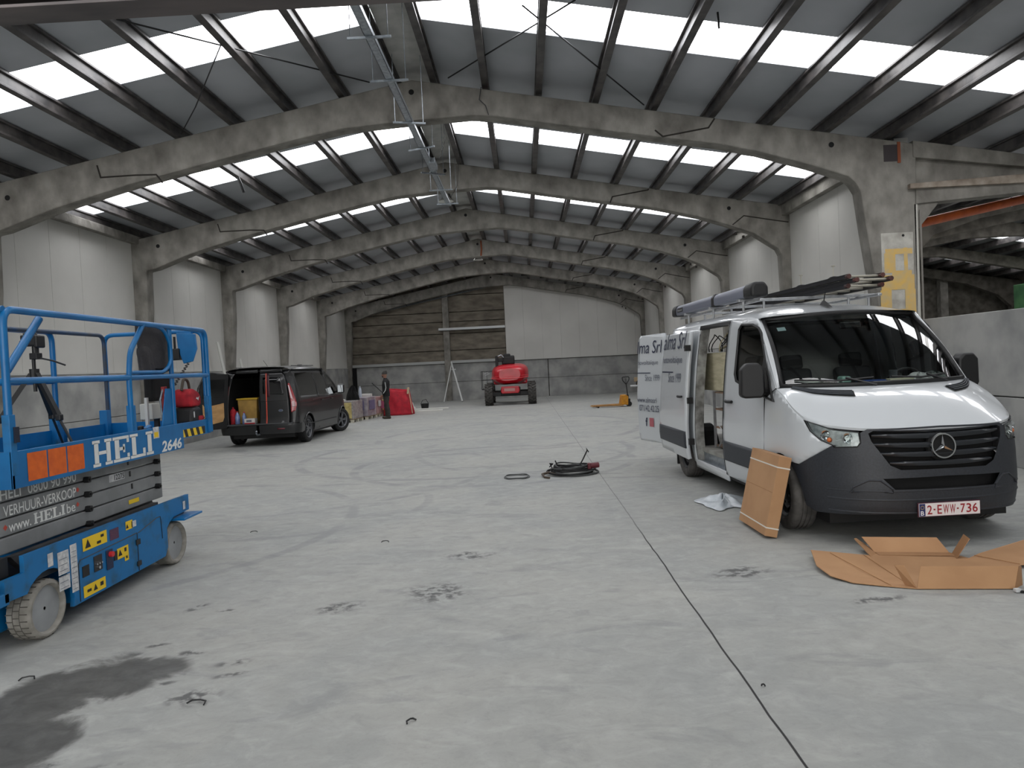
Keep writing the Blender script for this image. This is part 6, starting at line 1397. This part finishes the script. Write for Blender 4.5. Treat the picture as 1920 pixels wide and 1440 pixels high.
MB().tube([(-.50, -.5, 2.10), (-.35, -.5, 2.16), (-.25, -.5, 2.05)], .03, 6).build('hydraulic_hose', M_galv, bo)
for (x0, x1) in ((-1.38, -.86),):
    for y in (1.5, 2.4):
        MB().tube([(x0, y, .62), (x0, y, 1.46), (x1, y, 1.46), (x1, y, .62), (x0, y, .62)], .014, 6).tube([(x0, y, 1.05), (x1, y, 1.05)], .012, 6).build('basket_rail', M_black, bo)
    MB().tube([(x0, 1.5, 1.46), (x0, 2.4, 1.46)], .014, 6).tube([(x1, 1.5, 1.46), (x1, 2.4, 1.46)], .014, 6).box(x0, x1, 1.5, 2.4, .60, .64).tube([((x0 + x1) / 2, 1.5, .62), ((x0 + x1) / 2, 1.5, 1.46)], .010, 6).build('basket', M_black, bo)
MB().tube([(-1.26, 1.48, 1.34), (-1.1, 1.48, 1.40), (-.98, 1.48, 1.35), (-1.2, 1.48, 1.28)], .02, 6).build('basket_cable', M_wdec, bo)
# ================================================================ PALLET TRUCK
t = thing('pallet_truck', 'yellow hand pallet truck with its handle upright', 'pallet truck', (3.1, 25.9, 0), group=None)
M_py = mat('yellow_truck_paint', (206, 142, 24), (170, 112, 30), 7, .5)
for y in (-.20, .20): MB().prism([(-.72, .055), (-.66, .085), (.42, .10), (.42, .045), (-.72, .045)], 'y', y - .075, y + .075).build('fork', mat('worn_fork_paint', (172, 122, 52), (130, 96, 56), 5, .6), t, bevel=.006); MB().cyl((-.50, y - .05, .04), (-.50, y + .05, .04), .04, 12).build('fork_roller', M_black, t)
MB().prism([(.34, .08), (.60, .06), (.62, .36), (.54, .43), (.40, .42)], 'y', -.22, .22).build('pump_housing', M_py, t, bevel=.015)
MB().cyl((.62, 0, .08), (.62, 0, .42), .055, 12).cbox((.66, 0, .22), (.10, .2, .12)).build('pump', M_black, t, bevel=.01)
for y in (-.08, .08): MB().cyl((.67, y - .03, .09), (.67, y + .03, .09), .09, 20).build('steer_wheel', M_black, t)
MB().tube([(.64, 0, .35), (.60, 0, .82)], .018, 8).build('handle_shaft', M_black, t)
MB().tube(rcorner([(.60, 0, .80), (.46, -.05, .95), (.45, -.06, 1.07), (.73, .06, 1.07), (.72, .05, .95), (.60, 0, .80)], .05), .017, 8).tube([(.60, 0, .8), (.59, 0, 1.02)], .010, 6).build('handle_loop', M_black, t, smooth=60)
t.rotation_euler = (0, 0, R(4))
# white nozzle and hose beside the wall
t = thing('hose_nozzle', 'white pipe and hose fitting held at the wall behind the white van doors', 'pipe fitting', (4.25, 27.2, 0))
MB().tube([(-.22, 0, .68), (.14, 0, .68)], .04, 10).build('white_pipe', M_wdec, t); MB().tube([(.14 + .12 * math.sin(a / 3), 0, .62 - .16 * math.cos(a / 3) + .12) for a in range(0, 19)], .02, 6).build('hose', M_black, t)
MB().cbox((.05, .1, .92), (.18, .18, .16)).box(.06, .14, .08, .14, 0, .85).build('stand', mat('tan_stand', (150, 130, 100), rough=.7), t, bevel=.01)
# leaning things at the rear wall
o = MB().tube([(-.62, .08, 1.98), (.0, -1.5, .0)], .042, 8).tube([(-.60, .05, 1.9), (-.95, -1.2, .0)], .026, 8).cbox((-.5, -.1, 1.60), (.22, .06, .06)).build('prop_stand', mat('pale_aluminium_prop', (205, 207, 205), rough=.5)); o.location = (-3.60, 36.05, 0); tag(o, 'thin aluminium prop stand leaning at the rear wall pillar', 'prop stand')
for (x, y, lean, hgt, lab) in ((-8.62, 21.0, .30, 2.78, 'taller white board leaning on the cladding behind the black van'), (-8.55, 22.3, .26, 2.3, 'shorter white board leaning on the cladding behind the black van')):
    o = MB().add([(0, -.05, 0), (.03, -.05, 0), (.03, .09, 0), (0, .09, 0), (-lean, -.45, hgt), (-lean + .03, -.45, hgt), (-lean + .03, -.31, hgt), (-lean, -.31, hgt)], [(3, 2, 1, 0), (4, 5, 6, 7), (0, 1, 5, 4), (1, 2, 6, 5), (2, 3, 7, 6), (3, 0, 4, 7)]).build('leaning_board', mat('white_board', (206, 206, 200), rough=.6)); o.location = o.location + Vector((x, y, 0)); tag(o, lab, 'board')
# ================================================================ CARDBOARD, CABLES, FLOOR LITTER
M_card = mat('brown_cardboard', (178, 138, 100), (166, 126, 90), 3, .85, detail=6, world=True); M_card2 = mat('cardboard_inner', (166, 126, 90), (154, 115, 80), 4, .85)
t = thing('leaning_carton', 'tall flat cardboard box leaning on the front wheel of the white van', 'carton', (2.12, 6.78, 0), rot=(0, R(13), R(2)))
MB().box(0, .115, -.36, .33, .004, .74).build('carton_body', M_card, t, bevel=.004)
for z in (.075, .63): MB().box(-.002, .117, -.362, .332, z, z + .012).build('strap', mat('white_strapping', (215, 210, 200), rough=.4), t)
MB().box(-.0015, -.0005, -.35, .32, .40, .403).build('board_seam', mat('card_seam', (150, 108, 70), rough=.9), t)
t.location = (2.09, 6.78, 0.028)
# flattened box
t = thing('flattened_carton', 'opened brown cardboard box lying flat with raised flaps in front of the white van', 'carton', (2.9, 5.4, 0))
def board(name, pts, m=M_card, th=.005):
    P = [Vector(p) - Vector((2.9, 5.4, 0)) for p in pts]; n = (P[1] - P[0]).cross(P[2] - P[0]).normalized() * th; k = len(P)
    if n.z < 0: n = -n
    return MB().add([*P, *[p + n for p in P]], [tuple(range(k)), tuple(range(2 * k - 1, k - 1, -1))] + [(i, (i + 1) % k, (i + 1) % k + k, i + k) for i in range(k)]).build(name, m, t)
board('base_sheet', [(2.27, 5.80, .055), (2.16, 5.42, .040), (2.18, 5.22, .02), (2.28, 5.08, .008), (2.45, 4.99, .006), (2.64, 4.91, .004), (3.28, 4.83, .004), (3.40, 5.55, .006), (3.33, 5.70, .01), (2.78, 5.80, .01), (2.72, 5.72, .012)])
board('side_sheet', [(3.31, 5.50, .006), (3.50, 5.60, .03), (4.35, 6.00, .07), (4.25, 5.42, .06), (3.55, 5.26, .02), (3.38, 5.22, .006)])
board('front_flap', [(2.64, 4.91, .006), (3.25, 4.83, .006), (3.30, 4.86, .15), (2.69, 4.95, .15)])
board('corner_flap', [(2.64, 4.92, .008), (2.60, 4.99, .008), (2.545, 5.02, .145), (2.595, 4.99, .148)], M_card2)
board('corner_flap', [(3.25, 4.83, .006), (3.35, 4.90, .006), (3.36, 4.92, .13), (3.30, 4.86, .15)], M_card2)
board('back_flap', [(2.79, 5.80, .010), (3.33, 5.69, .010), (3.29, 5.80, .115), (2.74, 5.92, .115)])
board('corner_flap', [(2.70, 5.68, .012), (2.80, 5.80, .012), (2.73, 6.0, .085), (2.705, 5.98, .085)], M_card2)
board('corner_flap', [(3.30, 5.55, .01), (3.34, 5.68, .01), (3.44, 5.68, .165), (3.40, 5.54, .165)], M_card2)
board('back_sheet', [(2.78, 5.71, .016), (3.35, 5.60, .016), (3.33, 5.70, .018), (2.79, 5.81, .018)], M_card2, .003)
for (a, b_) in (((2.40, 5.74, .046), (2.50, 4.98, .013)), ((2.66, 5.73, .024), (2.62, 4.95, .012)), ((3.44, 5.56, .030), (3.60, 5.28, .032))): MB().tube([Vector(a) - Vector((2.9, 5.4, 0)), Vector(b_) - Vector((2.9, 5.4, 0))], .0022, 4).build('crease_line', mat('card_crease', (150, 106, 66), rough=.9), t)
# plastic sheet under the van side
def sheetf(u, v):
    a = u * 2 * math.pi; q = 1 + .22 * math.sin(2 * a + 1) + .14 * math.sin(5 * a) + .06 * math.sin(11 * a); r_ = v
    return (2.20 + .24 * q * r_ * math.cos(a), 8.12 + .46 * q * r_ * math.sin(a), .012 + .055 * (1 - r_) * (1 + .6 * math.sin(4 * a + 7 * v)) + .018 * abs(math.sin(9 * a + 8 * v)) * (1 - r_ ** 3))
o = MB().grid(sheetf, 60, 12).build('plastic_sheet', mat('white_polythene', (206, 210, 214), (176, 184, 190), 8, .35, spec=.6), smooth=60, solid=.003); tag(o, 'crumpled white plastic sheet on the floor beside the white van sill', 'plastic sheet')
# coiled black cable
t = thing('cable_coil', 'heap of coiled black cable with a dark red plug on the floor', 'cable', (.66, 10.8, 0)); rn = random.Random(11)
for k in range(10):
    rx, ry = .36 - .012 * k + rn.uniform(-.03, .03), .36 - .016 * k + rn.uniform(-.04, .04); ox, oy = rn.uniform(-.05, .05), rn.uniform(-.06, .06); z = .016 + .009 * k
    MB().tube([(ox + rx * math.cos(a / 24 * 2 * math.pi) , oy + ry * math.sin(a / 24 * 2 * math.pi), z + .025 * (1 + math.sin(a / 24 * 4 * math.pi + k)) * (k / 10)) for a in range(24)], .012, 6, closed=True).build('cable_turn', M_rub if k % 3 else mat('grey_cable', (70, 72, 72), rough=.6), t, smooth=60)
MB().cyl((.24, -.16, .12), (.40, -.14, .13), .042, 12).cbox((.25, -.16, .12), (.05, .09, .09)).build('plug', mat('dark_red_plug', (92, 26, 36), rough=.5), t, bevel=.01)
MB().tube([(.10, .0, .08), (.18, .05, .20), (.25, .06, .33), (.24, .06, .36), (.27, .06, .30)], .010, 6).build('cable_end', M_rub, t); MB().tube([(-.20, 0, .08), (-.25, .02, .2)], .010, 6).tube([(-.30, 0, .08), (-.33, 0, .16), (-.29, .02, .15), (-.34, .05, .1)], .008, 6).build('cable_end', M_rub, t)
MB().tube([(-.24, -.22, .02), (-.36, -.16, .05), (-.46, -.22, .035), (-.43, -.38, .016), (-.36, -.46, .016)], .015, 6).build('brown_cable_end', mat('brown_cable', (74, 62, 50), rough=.7), t, smooth=60)
t = thing('thin_cable', 'thin dark cable ring lying flat on the floor', 'cable', (-.18, 10.6, 0))
for k in range(2): MB().tube([(.19 * math.cos(a) * (1 - .1 * k) , .20 * math.sin(a) * (1 + .1 * k), .010 + .012 * k + .006 * math.sin(3 * a)) for a in [i * math.pi / 12 for i in range(24)]], .007, 6, closed=True).build('cable_turn', MATS['grey_cable'], t)
t = thing('cable_loop', 'dark cable with pale connector poking out from the flattened carton', 'cable', (3.33, 4.72, 0))
MB().tube([(-.10, .05, .010), (.0, -.02, .010), (.15, -.05, .012), (.4, .0, .010), (.15, .04, .02), (-.02, .03, .016)], .009, 6).build('cable', M_rub, t, smooth=60); MB().cbox((-.10, .05, .016), (.035, .03, .022)).build('connector', M_wdec, t)
# litter: bent ties
for (x, y, s_, a, lab) in ((-2.955, 4.009, .055, .5, 'bent black clip on the floor at the top of the oily stain'), (-1.786, 3.622, .07, 0, 'largest bent black clip on the floor below the small dark stain'), (-.62, 3.338, .035, 1.0, 'small curled black clip on the bare floor closest to the camera'),
                           (-1.447, 6.931, .05, .2, 'small black clip on the floor in the middle of the hall'), (-3.02, 7.635, .05, .3, 'tiny dark bit on the floor past the far wheel of the blue lift'), (1.13, 3.56, .012, 0, 'tiny black crumb beside the floor joint')):
    s_ *= .72; ca, sa = math.cos(a), math.sin(a); P = lambda u, v, z=.006: (x + s_ * (u * ca - v * sa), y + s_ * (u * sa + v * ca), z)
    o = MB().tube([P(-1, 0), P(-.6, .45, .012), P(.3, .35, .014), P(.9, .2, .01), P(1.0, -.5)], .004, 6).build('bent_clip', M_black); tag(o, lab, 'clip', 'bent black clips on the floor')
